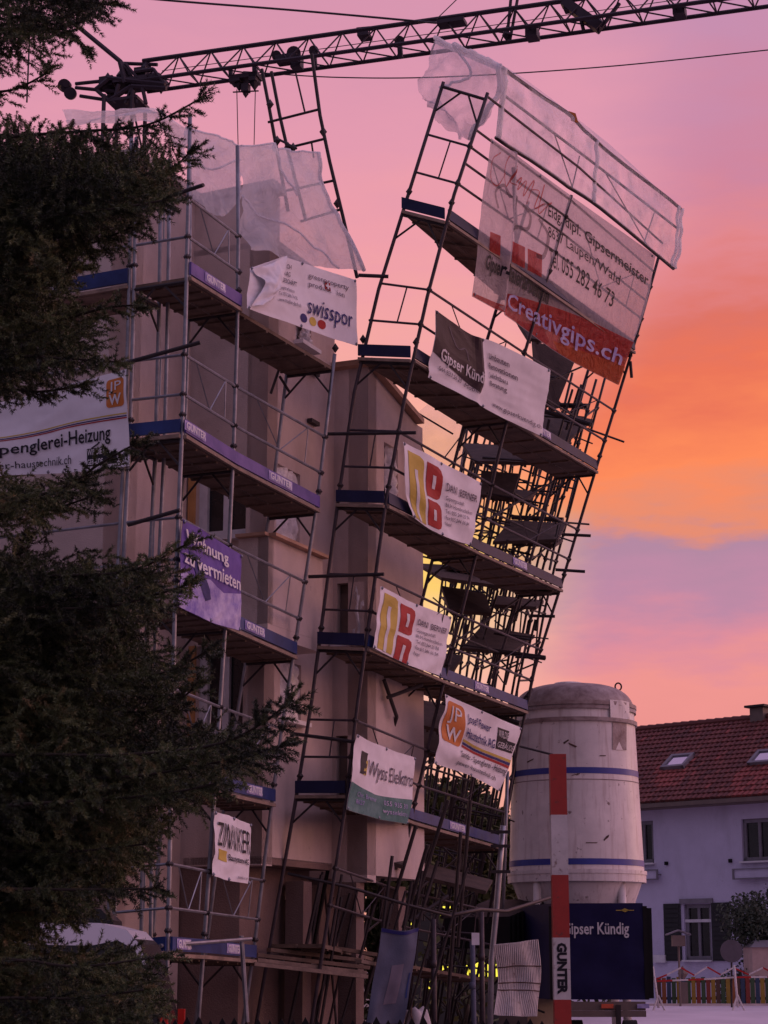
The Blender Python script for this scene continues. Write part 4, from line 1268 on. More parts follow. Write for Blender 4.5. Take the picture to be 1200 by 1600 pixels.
for a, b in (((118, 131), (185, 124)), ((118, 137), (180, 143)), ((125, 150), (178, 158)), ((185, 124), (180, 158))):
    obj('counter_jib_bar', MB().tube([J(*a, .1), J(*b, .1)], .05, 6), 'crane_steel', crane); obj('counter_jib_bar', MB().tube([J(*a, .6), J(*b, .6)], .05, 6), 'crane_steel', crane)
wl = MB(); AX = (ray(105, 135) * -1).normalized(); AX = (AX + JN * .4).normalized(); cyl(wl, J(101, 134), AX, .18, .10); cyl(wl, J(110, 146), AX, .17, .08); cyl(wl, J(105, 132), AX, .1, .2); obj('rope_drum', wl, 'crane_steel', crane)
st = MB()
for w in (.12, .6): st.tube([J(206, 122, w), J(188, 96, w), J(120, 40, w), J(60, -10, w)], .07, 6)
for i in range(6): st.tube([J(188 - 22 * i, 96 - 18 * i, .12), J(180 - 22 * i, 90 - 18 * i, .6)], .03, 5)
obj('guy_strut', st, 'crane_steel', crane)
obj('top_tie', MB().tube([J(192, 99), J(246, 101)], .05, 6), 'crane_steel', crane)
# winch, pulleys, hook block with ropes
wn = MB(); wn.box(J(450, 93), JD * .3, JN * .18, UP * .09); cyl(wn, J(432, 87), AX, .13, .1); cyl(wn, J(459, 84), AX, .19, .12); wn.box(J(464, 98), JD * .14, JN * .14, UP * .17); cyl(wn, J(446, 90), JD, .1, .25); obj('winch', wn, 'crane_steel', crane)
for px, py in ((490, 79), (624, 64)):
    pu = MB(); cyl(pu, J(px, py), AX, .13, .06); pu.bar(J(px, py), J(px + 2, py + 26), .05, .06); obj('pulley', pu, 'crane_steel', crane)
tr = MB(); tr.box(J(370, 126), JD * .15, JN * .2, UP * .09); tr.lump(J(374, 132), .14); tr.lump(J(398, 130), .15); tr.box(J(398, 123), JD * .1, JN * .2, UP * .12); tr.bar(J(360, 106), J(362, 130), .05, .05); tr.bar(J(398, 98), J(399, 124), .06, .06); tr.box(J(385, 122), JD * .38, JN * .2, UP * .06); tr.box(J(384, 138), JD * .1, JN * .1, UP * .11); tr.lump(J(384, 147), .08)
tr.bar(J(364, 144), J(404, 142), .015, .015); obj('trolley', tr, 'crane_steel', crane)
hb = MB()
for a, b in (((370, 140), (372, 226)), ((399, 140), (397, 226))): hb.tube([J(*a), J(*b)], .012, 4)
obj('hoist_rope', hb, 'wire', crane)
cg = MB(); cg.box(J(570, 57), JD * .15, JN * .2, UP * .05)
for a, b in (((557, 44), (578, 42)), ((559, 44), (562, 60)), ((577, 42), (578, 58)), ((578, 42), (585, 46))): cg.bar(J(*a), J(*b), .015, .015)
obj('lamp_bracket', cg, 'crane_steel', crane)
kn = MB(); kn.bar(J(882, 4), J(938, 44), .16, .12); kn.lump(J(936, 40), .16); kn.box(J(888, 12), JD * .1, JN * .12, UP * .11); kn.tube([J(905, 20), J(912, 48)], .05, 6); kn.bar(J(940, 42), J(968, 5), .04, .04); obj('jib_hinge', kn, 'crane_steel', crane)
for px, py in ((832, 54), (1062, 19)): obj('ballast_block', MB().box(J(px, py), JD * .15, JN * .2, UP * .12), 'crane_steel', crane)
pd = MB()
for a, b in (((792, 62), (800, -20)), ((797, 62), (812, -20))): pd.tube([J(*a), J(*b)], .045, 6)
pd.lump(J(792, 55), .13); obj('pendant', pd, 'crane_steel', crane)
obj('rope_guide', MB().box(J(706, 36), JD * .36, JN * .2, UP * .05), 'crane_steel', crane)
hr = MB().tube([jc(0, .4, .35), jc(LJ, .4, .3)], .012, 4); obj('trolley_rope', hr, 'wire', crane)


def cable(label, pts, Y, r, cat='cable', name='overhead_cable'):
    P = [at(x, y, Y) for x, y in pts]; P = [spl(P, i / 30) for i in range(31)]
    mb = MB().tube(P, r, 5)
    return tag(obj(name, mb, 'wire', origin=P[0], smooth=True), label, cat)


cable('thick dark overhead cable sloping across the top of the sky to the jib', [(100, -16), (255, 0), (470, 17), (682, 36)], 47, .030)
cable('thin grey overhead wire sagging in the sky just below the crane jib', [(380, 112), (530, 121), (700, 120), (950, 104), (1230, 75)], 80, .030)
cable('thin wire rising steeply from the jib to the top edge', [(682, 30), (715, -2)], 46.5, .014)
cable('thin wire hanging down beside the topmost spruce branch on the left', [(47, 40), (42, 160)], 40, .02)
# ------------------------------------------------------------------ silo
SY = 37.2
sc_ = at(901, 1361, SY); SX = sc_.x
zf = lambda y: at(901, y, SY - 1.2).z     # height on the near side
silo = thing('mortar_silo', 'dirty white cylindrical mortar silo with two blue bands and domed top', 'silo', (SX, SY, 0))
C0 = (SX, SY, 0)
zb, ztop = zf(1363), zf(1104)
RB, RT = 1.245, 1.135
R = lambda z: RB + (RT - RB) * (z - zb) / (ztop - zb)
obj('shell', MB().lathe(C0, [(R(zb + (ztop - zb) * i / 12), zb + (ztop - zb) * i / 12) for i in range(13)], 72), 'silo_white', silo, smooth=True)
zd = ztop; hd = .50
prof = [(RT + .035, zd - .02), (RT + .035, zd + .05)] + [(RT * math.cos(a) ** .58 if a < math.pi / 2 - .01 else .001, zd + .05 + hd * math.sin(a)) for a in [math.pi / 2 * i / 12 for i in range(13)]]
obj('dome', MB().lathe(C0, prof, 72), 'silo_top', silo, smooth=True)
for y in (1096, 1122, 1361):
    z = zf(y); r = R(z) if y > 1100 else RT
    obj('ring', MB().lathe(C0, [(r + .004, z - .035), (r + .045, z - .035), (r + .045, z + .035), (r + .004, z + .035)], 72), 'silo_top' if y < 1300 else 'silo_white', silo)
z = zf(1372); obj('skirt_ring', MB().lathe(C0, [(RB + .005, z - .05), (RB + .03, z - .05), (RB + .03, z + .10), (RB + .005, z + .10)], 72), 'silo_white', silo)
for y, t in ((1203, .055), (1346, .055)):
    z = zf(y); obj('blue_band', MB().lathe(C0, [(R(z - t) + .006, z - t), (R(z + t) + .006, z + t)], 72), 'silo_blue', silo, smooth=True)
z = zf(1217); obj('weld_seam', MB().lathe(C0, [(R(z) + .002, z - .008), (R(z) + .012, z), (R(z) + .002, z + .008)], 72), 'silo_top', silo)
obj('cone', MB().lathe(C0, [(RB - .02, zb - .06), (.95, zb - .8), (.25, zb - 2.0), (.2, zb - 2.2)], 56), 'silo_white', silo, smooth=True)
for sx in (-.78, .70):
    for sy in (-.78, .78):
        x1 = sx * .98
        obj('leg', MB().tube([(SX + sx * 1.02, SY + sy * 1.1, zb - .05), (SX + x1 * 1.12, SY + sy * 1.22, 0)], .075, 10), 'silo_white', silo, smooth=True)
obj('leg_brace', MB().bar((SX - .85, SY - .95, .35), (SX + .80, SY - .95, .35), .05, .06), 'steel_dark', silo)


def onsilo(px, py, off=.0):
    d = ray(px, py); ox, oy = -SX, -SY
    z0 = (py); Rr = R(min(max(at(px, py, SY - 1.1).z, zb), ztop)) + off
    A_ = d.x ** 2 + d.y ** 2; B_ = 2 * (d.x * ox + d.y * oy); C_ = ox * ox + oy * oy - Rr * Rr
    q = B_ * B_ - 4 * A_ * C_
    t = (-B_ - math.sqrt(max(q, 0))) / (2 * A_); return Vector((0, 0, CZ)) + d * t


def spatch(pts, mt, name, off=.012):
    q = [onsilo(x, y, off) for x, y in pts]; mb = MB()
    cx = [onsilo(x, y, .0) for x, y in pts]; k = len(q)
    mb.add(q + cx, [tuple(range(k))] + [(i, (i + 1) % k, k + (i + 1) % k, k + i) for i in range(k)])
    o = obj(name, mb, mt, silo); fixn(o); return o


spatch([(953, 1093), (970, 1094), (983, 1097), (984, 1123), (970, 1124), (954, 1121)], 'silo_white', 'hatch_plate', .05)
spatch([(957, 1125), (968, 1126), (979, 1128), (979, 1172), (968, 1172), (957, 1171)], 'silo_top', 'stained_plate', .010)
for pts in ([(937, 1180), (947, 1180), (946, 1181.5), (937, 1181.5)], [(893, 1211), (907, 1208), (905, 1210), (893, 1212)], [(880, 1160), (888, 1155), (889, 1157), (881, 1163)], [(888, 1160), (902, 1166), (899, 1168), (889, 1163)], [(948, 1306), (952, 1304), (951, 1308), (944, 1314), (943, 1312)], [(915, 1316), (934, 1316), (932, 1317.5), (916, 1317.5)],
            [(838, 1362), (858, 1364), (857, 1367), (838, 1365)], [(935, 1362), (958, 1361), (957, 1365), (930, 1366)], [(823, 1190), (834, 1185), (833, 1187), (824, 1192)]):
    spatch(pts, 'rust', 'rust_stain', .006)
tp = MB().lathe(C0, [(.001, zd + .63), (.16, zd + .63), (.16, zd + .5)], 20)
hc = at(888, 1071, SY - .35); mb = MB().lathe((hc.x, hc.y, 0), [(.001, hc.z + .05), (.26, hc.z + .04), (.31, hc.z), (.31, hc.z - .12)], 24); obj('filler_cap', mb, 'silo_white', silo, smooth=True)
e = at(966, 1073, SY); mb = MB().tube([e + Vector((.06 * math.cos(a), 0, .07 * math.sin(a))) for a in [2 * math.pi * i / 12 for i in range(13)]], .017, 6); mb.tube([e + Vector((0, 0, -.06)), e + Vector((0, 0, -.2))], .02, 6); obj('lifting_eye', mb, 'steel_dark', silo)
# number on the cone
q0 = at(888, 1372, SY - 1.14); q1 = at(912, 1372, SY - 1.14); dn = Vector((0, .05, -.13))
s = Surf([[q0, q1], [q0 + dn, q1 + dn]], 0, 0); text_on(s, '8993', (0, 0, 1, 1), 'rust', silo, .01, 'number')
obj('outlet_valve', cyl(MB(), at(899, 1397, SY - .85), Vector((0, 1, 0)), .06, .12, 12).add([], []), 'black', silo)

# ------------------------------------------------------------------ red and white post
PY = 24.0
pl_, pr_ = at(861.5, 1590, PY), at(887.5, 1590, PY); pw = (pr_ - pl_).length / 2
ptop = at(875, 1178, PY).z; pxc = at(875, 1400, PY).x
post = thing('marker_post', 'tall square post painted in red and white sections before the silo', 'post', (pxc, PY, 0))
cuts = [1178, 1273, 1367, 1465, 1562]
zs_ = [at(875, y, PY - pw).z for y in cuts] + [0]
for i in range(5):
    mb = MB().box((pxc, PY, (zs_[i] + zs_[i + 1]) / 2), (pw, 0, 0), (0, pw, 0), (0, 0, (zs_[i] - zs_[i + 1]) / 2))
    obj('section', mb, 'post_red' if i % 2 == 0 else 'post_white', post, label='red section' if i % 2 == 0 else 'white section')
z0, z1 = zs_[3] - .06, zs_[4] + .06
s = Surf([[Vector((pxc + pw * .62, PY - pw - .002, z0)), Vector((pxc + pw * .62, PY - pw - .002, z1))], [Vector((pxc - pw * .62, PY - pw - .002, z0)), Vector((pxc - pw * .62, PY - pw - .002, z1))]], 0, 0)
vs, fs = glyphs('GUNTER', .055)
mb = MB(); mb.add([s.raw(p[0], p[1]) + Vector((0, -.003, 0)) for p in vs], fs); obj('lettering', mb, 'ink_black', post)
obj('base_plate', MB().box((pxc, PY, .02), (pw * 2, 0, 0), (0, pw * 2, 0), (0, 0, .02)), 'steel_dark', post)

# ------------------------------------------------------------------ dark blue trailer
TY = 34.0
a_, b_ = at(812, 1562, TY), at(1008, 1556, TY); tz0 = at(930, 1562, TY).z; tz1 = at(930, 1411, TY).z
a_ = at(866, 1562, TY + .2)
trl = thing('trailer', 'dark blue tarpaulin covered trailer with white lettering below the silo', 'trailer', ((a_.x + b_.x) / 2, TY, 0))
mb = MB(); DX = Vector((b_.x - a_.x, b_.y - a_.y, 0)); DYv = Vector((-.55, 2.4, 0))
fl = [Vector((a_.x, a_.y, tz0)), Vector((b_.x, b_.y, tz0)), Vector((b_.x, b_.y, tz0)) + DYv, Vector((a_.x, a_.y, tz0)) + DYv]
mb.hexa(fl + [v + UP * (tz1 - tz0) for v in fl]); fixn(obj('tarpaulin', mb, 'truck_blue', trl))
s = Surf([[Vector((a_.x, a_.y, tz1)), Vector((b_.x, b_.y, tz1))], [Vector((a_.x, a_.y, tz0)), Vector((b_.x, b_.y, tz0))]], .02, 2.5, 3)
obj('rear_flap', Surf([[p + Vector((0, -.02, 0)) for p in r] for r in s.c], .015, 2.5, 3).mesh(20, 20), 'truck_blue', trl, smooth=True)
s2 = Surf([[p + Vector((0, -.045, 0)) for p in r] for r in s.c], .0, 2.5, 3)
text_on(s2, 'Gipser K\u00fcndig', (.11, .20, .84, .365), 'ink_white', trl, .018)
shape_on(s2, [(.75, .075), (.80, .055), (.85, .075), (.80, .095)], 'ink_yellow', trl, 'emblem'); shape_on(s2, [(.70, .072), (.90, .072), (.90, .080), (.70, .080)], 'ink_yellow', trl, 'emblem')
for x, dz in ((-.02, -.05), (1.02, -.05)):
    p = Vector((a_.x, a_.y, 0)).lerp(Vector((b_.x, b_.y, 0)), x); obj('corner_post', MB().bar(p + UP * tz0, p + UP * (tz1 + dz), .035, .035), 'black', trl)
bx = at(1012, 1420, TY); obj('side_box', MB().box((bx.x + .02, TY + .3, (tz0 + tz1) / 2 - .03), (.05, 0, 0), (0, .25, 0), (0, 0, (tz1 - tz0) / 2 - .05)), 'black', trl)
z = at(930, 1572, TY).z
obj('bed_frame', MB().box(((a_.x + b_.x) / 2, TY + .05, z), ((b_.x - a_.x) / 2, 0, 0), (0, .08, 0), (0, 0, .07)), 'frame_brown', trl)
z2 = at(930, 1584, TY).z; obj('bumper', MB().box(((a_.x + b_.x) / 2, TY - .02, z2), ((b_.x - a_.x) / 2, 0, 0), (0, .06, 0), (0, 0, .05)), 'frame_brown', trl)
for px_, m_ in ((949, 'tail_lamp'), (1005, 'ink_cloud')): 
    p = at(px_, 1572, TY - .06); obj('lamp', MB().box(p, (.10, 0, 0), (0, .02, 0), (0, 0, .035)), m_, trl)
p = at(966, 1580, TY - .1); obj('support_leg', MB().box((p.x, TY - .1, p.z / 2 + .1), (.04, 0, 0), (0, .04, 0), (0, 0, p.z / 2)), 'steel_dark', trl)
for px_ in (900, 985):
    p = at(px_, 1590, TY + .6); mb = MB(); cyl(mb, (p.x, TY + .7, .33), Vector((1, 0, 0)), .33, .11, 20); w = obj('wheel', mb, 'rubber', trl); mb = MB(); cyl(mb, (p.x, TY + .7, .33), Vector((1, 0, 0)), .18, .115, 16); obj('rim', mb, 'steel', w)
# dark ribbed container left of the post
ct = thing('skip_container', 'black ribbed container between the mesh panel and the red post', 'container', at(830, 1560, 35.5).xy.to_3d())
q = [at(796, 1432, 35.5), at(862, 1404, 36.6)]
mb = MB(); a2 = Vector((q[0].x, 35.5, 0)); b2 = Vector((q[1].x, 36.6, 0)); dd_ = (b2 - a2).normalized(); nn_ = Vector((dd_.y, -dd_.x, 0))
zt_ = [q[0].z, q[1].z]; zl = at(830, 1482, 36).z
lo = [a2 + UP * zl, b2 + UP * zl, b2 - nn_ * 1.4 + UP * zl, a2 - nn_ * 1.4 + UP * zl]; hi = [a2 + UP * zt_[0], b2 + UP * zt_[1], b2 - nn_ * 1.4 + UP * zt_[1], a2 - nn_ * 1.4 + UP * zt_[0]]
mb.hexa(lo + hi); fixn(obj('hull', mb, 'black', ct))
Lc = (b2 - a2).length
for i in range(9):
    f = (i + .5) / 9; p = a2.lerp(b2, f); obj('rib', MB().bar(p + nn_ * .02 + UP * zl, p + nn_ * .02 + UP * (zt_[0] + (zt_[1] - zt_[0]) * f), .02, .02), 'black', ct)
obj('lower_panel', MB().box((a2 + b2) / 2 + UP * (zl / 2), dd_ * Lc / 2 * .9, nn_ * .3, UP * (zl / 2 - .01)), 'frame_brown', ct)
# ------------------------------------------------------------------ panels, posts and rails at the foot
mp_ = thing('mesh_panel', 'pale ribbed mesh sheet hanging upright left of the red post', 'mesh panel', at(808, 1590, 31.5).xy.to_3d())
s = Surf(grid([[(772, 1476, 31.0), (808, 1472, 31.2), (840, 1468, 31.4)], [(778, 1530, 31.2), (810, 1528, 31.3), (844, 1530, 31.5)], [(770, 1586, 31.0), (804, 1588, 31.2), (838, 1588, 31.4)]]), .05, 2, 6)
obj('backing', s.mesh(14, 14, .003), 'mesh_white', mp_, smooth=True)
for i in range(25):
    u_ = .01 + .98 * i / 24; obj('rib', MB().tube([s.P(u_, j / 8, .012) for j in range(9)], .011, 4), 'post_white', mp_)
for v_ in (.33, .56, .66): obj('cross_wire', MB().tube([s.P(j / 8, v_, .025) for j in range(9)], .009, 4), 'rust', mp_)
tp_ = thing('dust_net', 'grey blue dust net hanging from the lowest scaffold level', 'net', at(606, 1590, 26.2).xy.to_3d())
s = Surf(grid([[(596, 1450, 26.2), (628, 1454, 26.3), (656, 1450, 26.4)], [(586, 1520, 26.2), (615, 1520, 26.3), (645, 1520, 26.4)], [(572, 1597, 26.2), (598, 1600, 26.3), (630, 1600, 26.4)]]), .05, 2, 16)
obj('cloth', s.mesh(14, 16, .003), 'tarp_blue', tp_, smooth=True)
shape_on(s, [(.40, .42), (.70, .40), (.72, .80), (.42, .82)], 'tarp_pale', tp_, 'pale_patch')
stroke_on(s, [(.0, .02), (.5, .03), (1, .02)], .02, 'ink_deep', tp_); stroke_on(s, [(.93, .5), (.93, .68), (.94, .75)], .02, 'blue_board', tp_)
for i, (x0, y0, x1, y1, Y, m_, lb) in enumerate(((677, 1436, 679, 1600, 28.5, 'steel_shaded', 'grey steel prop standing right of the dust net'), (738, 1470, 741, 1600, 29.5, 'tarp_blue', 'dull prop left of the twin props, with a small white tag'), (752, 1425, 754, 1600, 29.0, 'steel_shaded', 'tallest grey prop in front of the yellow windows'))):
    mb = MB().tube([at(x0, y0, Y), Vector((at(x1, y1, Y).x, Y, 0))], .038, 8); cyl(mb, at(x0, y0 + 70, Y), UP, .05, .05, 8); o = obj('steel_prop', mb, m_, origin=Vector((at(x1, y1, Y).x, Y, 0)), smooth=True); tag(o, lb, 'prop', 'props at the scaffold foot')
tag(obj('small_sign', MB().box(at(743, 1467, 28.9), (.055, 0, 0), (0, .01, 0), (0, 0, .085)), 'mesh_white', origin=at(743, 1467, 28.9)), 'small white tag fixed to the prop above the yellow windows', 'sign')
br = thing('bright_prop', 'shiny bright steel tube standing beside the left edge of the silo', 'prop', Vector((at(776, 1430, 33.2).x, 33.2, 0)))
obj('tube', MB().tube(pt([(786, 1290), (781, 1350), (775, 1430), (768, 1500)], 33.2) + [Vector((at(764, 1590, 33.2).x, 33.2, 0))], .05, 10), 'steel_bright', br, smooth=True)
obj('tube', MB().tube(pt([(793, 1205), (790, 1300), (786, 1420)], 33.6), .03, 8), 'steel', br, smooth=True)
for y in (1322, 1362, 1300): obj('clamp', MB().box(at(782, y, 33.1), (.16, 0, 0), (0, .03, 0), (0, 0, .025)), 'steel_dark', br)
hr_ = thing('handrail', 'long dark handrail tube sagging across the foot of the scaffold', 'rail', at(700, 1440, 28).xy.to_3d())
obj('tube', MB().tube([at(450, 1365, 27.2), at(545, 1386, 27.6), at(640, 1415, 28.0), at(705, 1432, 28.2)], .022, 6), 'steel_dark', hr_, smooth=True)
obj('tube', MB().tube([at(690, 1433, 28.2), at(750, 1421, 29.3), at(790, 1424, 31.0), at(862, 1402, 33.0)], .03, 6), 'steel_dark', hr_, smooth=True)
hr_ = thing('timber_stack', 'long rough planks and tubes lying on the lowest scaffold level', 'timber', at(480, 1510, 27))
for i, (a, b, Y) in enumerate((((400, 1492), (575, 1512), 27.4), ((400, 1500), (570, 1520), 27.2), ((420, 1484), (560, 1500), 27.7), ((395, 1506), (572, 1526), 27.0), ((500, 1478), (640, 1500), 28.4), ((560, 1502), (640, 1516), 28.2))):
    obj('plank', MB().bar(at(*a, Y), at(*b, Y + .8), .06, .025), 'wood_pale' if i % 2 else 'wood_plank', hr_)
for i, (a, b) in enumerate((((512, 1360), (470, 1590)), ((580, 1320), (500, 1590)), ((612, 1330), (530, 1590)), ((560, 1330), (588, 1290)), ((668, 1320), (630, 1450)), ((650, 1290), (560, 1590)), ((470, 1500), (440, 1590)), ((520, 1520), (500, 1590)), ((640, 1440), (700, 1400)), ((700, 1250), (640, 1440)), ((720, 1300), (700, 1560)), ((735, 1250), (715, 1480)), ((600, 1062), (620, 1120)), ((620, 1120), (600, 1180)), ((628, 1085), (610, 1185)), ((645, 1075), (625, 1200)), ((605, 1090), (660, 1070)))):
    Y = 29.5 + (i % 4) * .5
    tie(sc2, a, b, Y, Y + .3, .03, 'steel_dark', 'inner_tube')
tangle(sc3, [(650, 1090), (700, 1100), (800, 1120), (785, 1300), (772, 1560), (650, 1580)], 110, 34.8, 38.0, .18, 'loose_tube')
for i in range(18):
    x_ = 430 + i * 11.5 + tg.uniform(-6, 6); y_ = tg.uniform(1335, 1430); Y = tg.uniform(28.0, 29.8)
    ft = at(x_, 1597, Y); ft.z = 0; tp_x = x_ + (1597 - y_) * tg.choice((.18, .24, .3, -.12, .42))
    obj('loose_tube', MB().tube([ft, at(tp_x, y_, Y + tg.uniform(-.2, .4))], tg.choice((.02, .024, .028)), 6), 'steel_dark', sc2)
for q, y0, y1 in (([(560, 1310), (640, 1335), (630, 1352), (552, 1328)], 30, 31), ([(650, 1345), (770, 1375), (760, 1392), (645, 1365)], 31.5, 32.5)): loose(sc2, q, y0, y1, 'wood_dark', 'fallen_board')
bgw = thing('sack', 'white crumpled sack on the ground right of the dust net', 'sack', at(652, 1590, 30.5).xy.to_3d())
mb = MB(); c = at(652, 1582, 30.5)
bm = bmesh.new(); bmesh.ops.create_icosphere(bm, subdivisions=3, radius=1)
for v in bm.verts:
    f = 1 + .16 * math.sin(5 * v.co.x + 3 * v.co.z) * math.cos(4 * v.co.y + 2); v.co = Vector((v.co.x * .21 * f, v.co.y * .2 * f, max(-.9, min(.8, v.co.z)) * .5 * f))
bm.verts.index_update(); mb.add([v.co + Vector((c.x, 30.5, .52)) for v in bm.verts], [[q.index for q in f.verts] for f in bm.faces]); bm.free()
obj('bag', mb, 'bag_white', bgw, smooth=True)
obj('strap', MB().tube(pt([(644, 1564), (642, 1585), (646, 1598)], 30.25), .012, 4), 'rust', bgw)

# ------------------------------------------------------------------ near picket fence along the lower edge
fc = thing('picket_fence', 'low black picket fence with pointed tops along the bottom edge', 'fence', (0, 18.0, 0))
FY = 18.0
x = at(200, 1590, FY).x; i = 0
rnd = random.Random(3)
first = None
while x < at(862, 1590, FY).x:
    top = 1.65 - (86 + rnd.uniform(-3, 4)) * FY / FPX * 1.0
    if first is None:
        mb = MB(); w, d_, = .033, .012
        lo = [Vector((-w, -d_, 0)), Vector((w, -d_, 0)), Vector((w, d_, 0)), Vector((-w, d_, 0))]; T = 1.15
        mb.add(lo + [v + UP * (T - .06) for v in lo] + [Vector((0, -d_, T)), Vector((0, d_, T))], [(3, 2, 1, 0), (0, 1, 5, 8, 4), (2, 3, 7, 9, 6), (1, 2, 6, 9, 8, 5), (3, 0, 4, 8, 9, 7)])
        me = bpy.data.meshes.new('picket'); me.from_pydata([tuple(v) for v in mb.v], [], mb.f); me.materials.append(M['black']); first = me
    o = bpy.data.objects.new('picket', first); S.collection.objects.link(o); o.parent = fc; o.location = (x, 0, top - 1.15)
    x += .104; i += 1
for z in (.35, .9): obj('rail', MB().bar((at(200, 1590, FY).x, FY + .04, z), (at(862, 1590, FY).x, FY + .04, z), .02, .03), 'black', fc)

# ------------------------------------------------------------------ parked van behind the spruce
VY = 20.6
van = thing('parked_car', 'dark car with sky sheen painted on its roof edge and red tail light behind the lowest spruce branches', 'car', (at(150, 1590, VY).x, VY, 0))
xr = at(266, 1590, VY).x; zt_ = at(200, 1447, VY).z
prof = [(-.02, .45), (.02, .85), (-.03, 1.15), (-.16, 1.66), (-.22, 1.80), (-.36, zt_ - .06), (-.62, zt_), (-2.4, zt_ + .02), (-2.9, zt_ - .07), (-3.5, 1.45), (-4.5, 1.15), (-4.7, .8), (-4.7, .45)]
mb = MB(); hw = .9; k = len(prof)
ins = [0 if z < 1.2 else .10 * (z - 1.2) / .9 for x_, z in prof]
mb.add([Vector((xr + x_, VY - hw + ins[i], z)) for i, (x_, z) in enumerate(prof)] + [Vector((xr + x_, VY + hw - ins[i], z)) for i, (x_, z) in enumerate(prof)], [tuple(range(k)), tuple(range(2 * k - 1, k - 1, -1))] + [(i, (i + 1) % k, k + (i + 1) % k, k + i) for i in range(k)])
fixn(obj('body', mb, 'car_dark', van))
zr = zt_
sd_ = lambda pts, off: [Vector((xr + x_, VY - hw + (0 if z < 1.2 else .10 * (z - 1.2) / .9) - off, z)) for x_, z in pts]
for pts in ([(-.26, 1.2), (-.33, 1.80), (-.62, zt_ - .28), (-1.02, zt_ - .28), (-1.02, 1.2)], [(-1.12, 1.2), (-1.12, zt_ - .28), (-1.9, zt_ - .28), (-1.9, 1.2)], [(-2.0, 1.2), (-2.0, zt_ - .28), (-2.7, zt_ - .30), (-3.2, 1.2)]):
    a = sd_(pts, .006); obj('window', MB().add(a, [tuple(range(len(pts)))]), 'car_dark', van)
a = [Vector((xr + x_ + .012, VY + y, z)) for x_, y, z in ((-.04, -.72, 1.2), (-.04, .72, 1.2), (-.16, .66, 1.66), (-.16, -.66, 1.66))]; obj('rear_window', MB().add(a, [(0, 1, 2, 3)]), 'car_dark', van)
for y in (-.84, .84): obj('tail_light', MB().box((xr + .03, VY + y, 1.0), (.035, 0, 0), (0, .05, 0), (0, 0, .15)), 'tail_red', van)
obj('bumper', MB().box((xr + .02, VY, .5), (.08, 0, 0), (0, .86, 0), (0, 0, .13)), 'car_dark', van)
top = [(-.16, 1.60), (-.22, 1.78), (-.36, zt_ - .06), (-.62, zt_ + .004), (-2.4, zt_ + .02), (-2.9, zt_ - .07)]
low = [(-.20, 1.60), (-.27, 1.75), (-.44, zt_ - .15), (-.70, zt_ - .20), (-2.4, zt_ - .17), (-2.8, zt_ - .24)]
T_, L__ = sd_(top, .010), sd_(low, .010); T2 = [Vector((p.x, VY + hw - .1, p.z + .012)) for p in T_]; T_ = [p + UP * .012 for p in T_]
mb = MB()
for q in range(5): mb.add([T_[q], T_[q + 1], L__[q + 1], L__[q]], [(0, 1, 2, 3)]); mb.add([T_[q], T_[q + 1], T2[q + 1], T2[q]], [(0, 1, 2, 3)])
obj('roof_sheen', mb, 'car_sheen', van)  # pale strip on the dark car, sky reflection painted as colour
for x_ in (-.9, -3.8):
    for y in (-.86, .86):
        mb = MB(); cyl(mb, (xr + x_, VY + y, .34), Vector((0, 1, 0)), .34, .11, 24); w = obj('wheel', mb, 'rubber', van); mb = MB(); cyl(mb, (xr + x_, VY + y, .34), Vector((0, 1, 0)), .2, .115, 16); obj('rim', mb, 'steel', w)
van2 = thing('parked_car', 'second dark car roof just visible behind the nearer car by the wall', 'car', (at(130, 1590, 22.3).x, 21.9 + .9, 0))
xr2 = at(206, 1590, 22.6).x; zt2 = at(190, 1421, 22.2).z
prof = [(0, .4), (.02, .95), (-.1, 1.5), (-.16, zt2 - .12), (-.3, zt2), (-2.8, zt2 + .02), (-3.3, zt2 - .3), (-4.2, 1.1), (-4.4, .4)]; k = len(prof)
mb = MB(); mb.add([Vector((xr2 + x_, 22.0, z)) for x_, z in prof] + [Vector((xr2 + x_, 22.75, z)) for x_, z in prof], [tuple(range(k)), tuple(range(2 * k - 1, k - 1, -1))] + [(i, (i + 1) % k, k + (i + 1) % k, k + i) for i in range(k)])
fixn(obj('body', mb, 'car_dark', van2))
obj('window', MB().add([Vector((xr2 + x_, 21.99, z)) for x_, z in ((-.12, 1.5), (-.2, zt2 - .1), (-2.6, zt2 - .1), (-2.9, 1.5))], [(0, 1, 2, 3)]), 'car_dark', van2)
for x_ in (-.8, -3.5):
    mb = MB(); cyl(mb, (xr2 + x_, 22.1, .32), Vector((0, 1, 0)), .32, .1, 20); obj('wheel', mb, 'rubber', van2)

# ------------------------------------------------------------------ house on the right
hA = at(1000, 1262, 70.0); ZE = hA.z; hB = atZ(1200, 1249, ZE)
HD = (hB - hA); HD.z = 0; HD.normalize(); HN = Vector((HD.y, -HD.x, 0))
if HN.dot(-hA) < 0: HN = -HN
H0 = Vector((hA.x, hA.y, 0))
house = thing('house', 'lilac white two-storey house with red tiled roof and dark shutters on the right', 'house', H0)
hp = lambda s, z, o=0: H0 + HD * s + UP * z + HN * o
hpx = lambda px, py, o=0: onplane(px, py, H0 + HN * o, HN)
s_of = lambda p: (p - H0).dot(HD)
WO = -.45
SL0, SL1 = -5.0, 11.0


def hh(pa, pb):
    p, q = hpx(*pa, WO), hpx(*pb, WO); s_ = sorted((s_of(p), s_of(q))); z_ = sorted((p.z, q.z)); return (s_[0] - SL0, s_[1] - SL0, z_[0], z_[1])


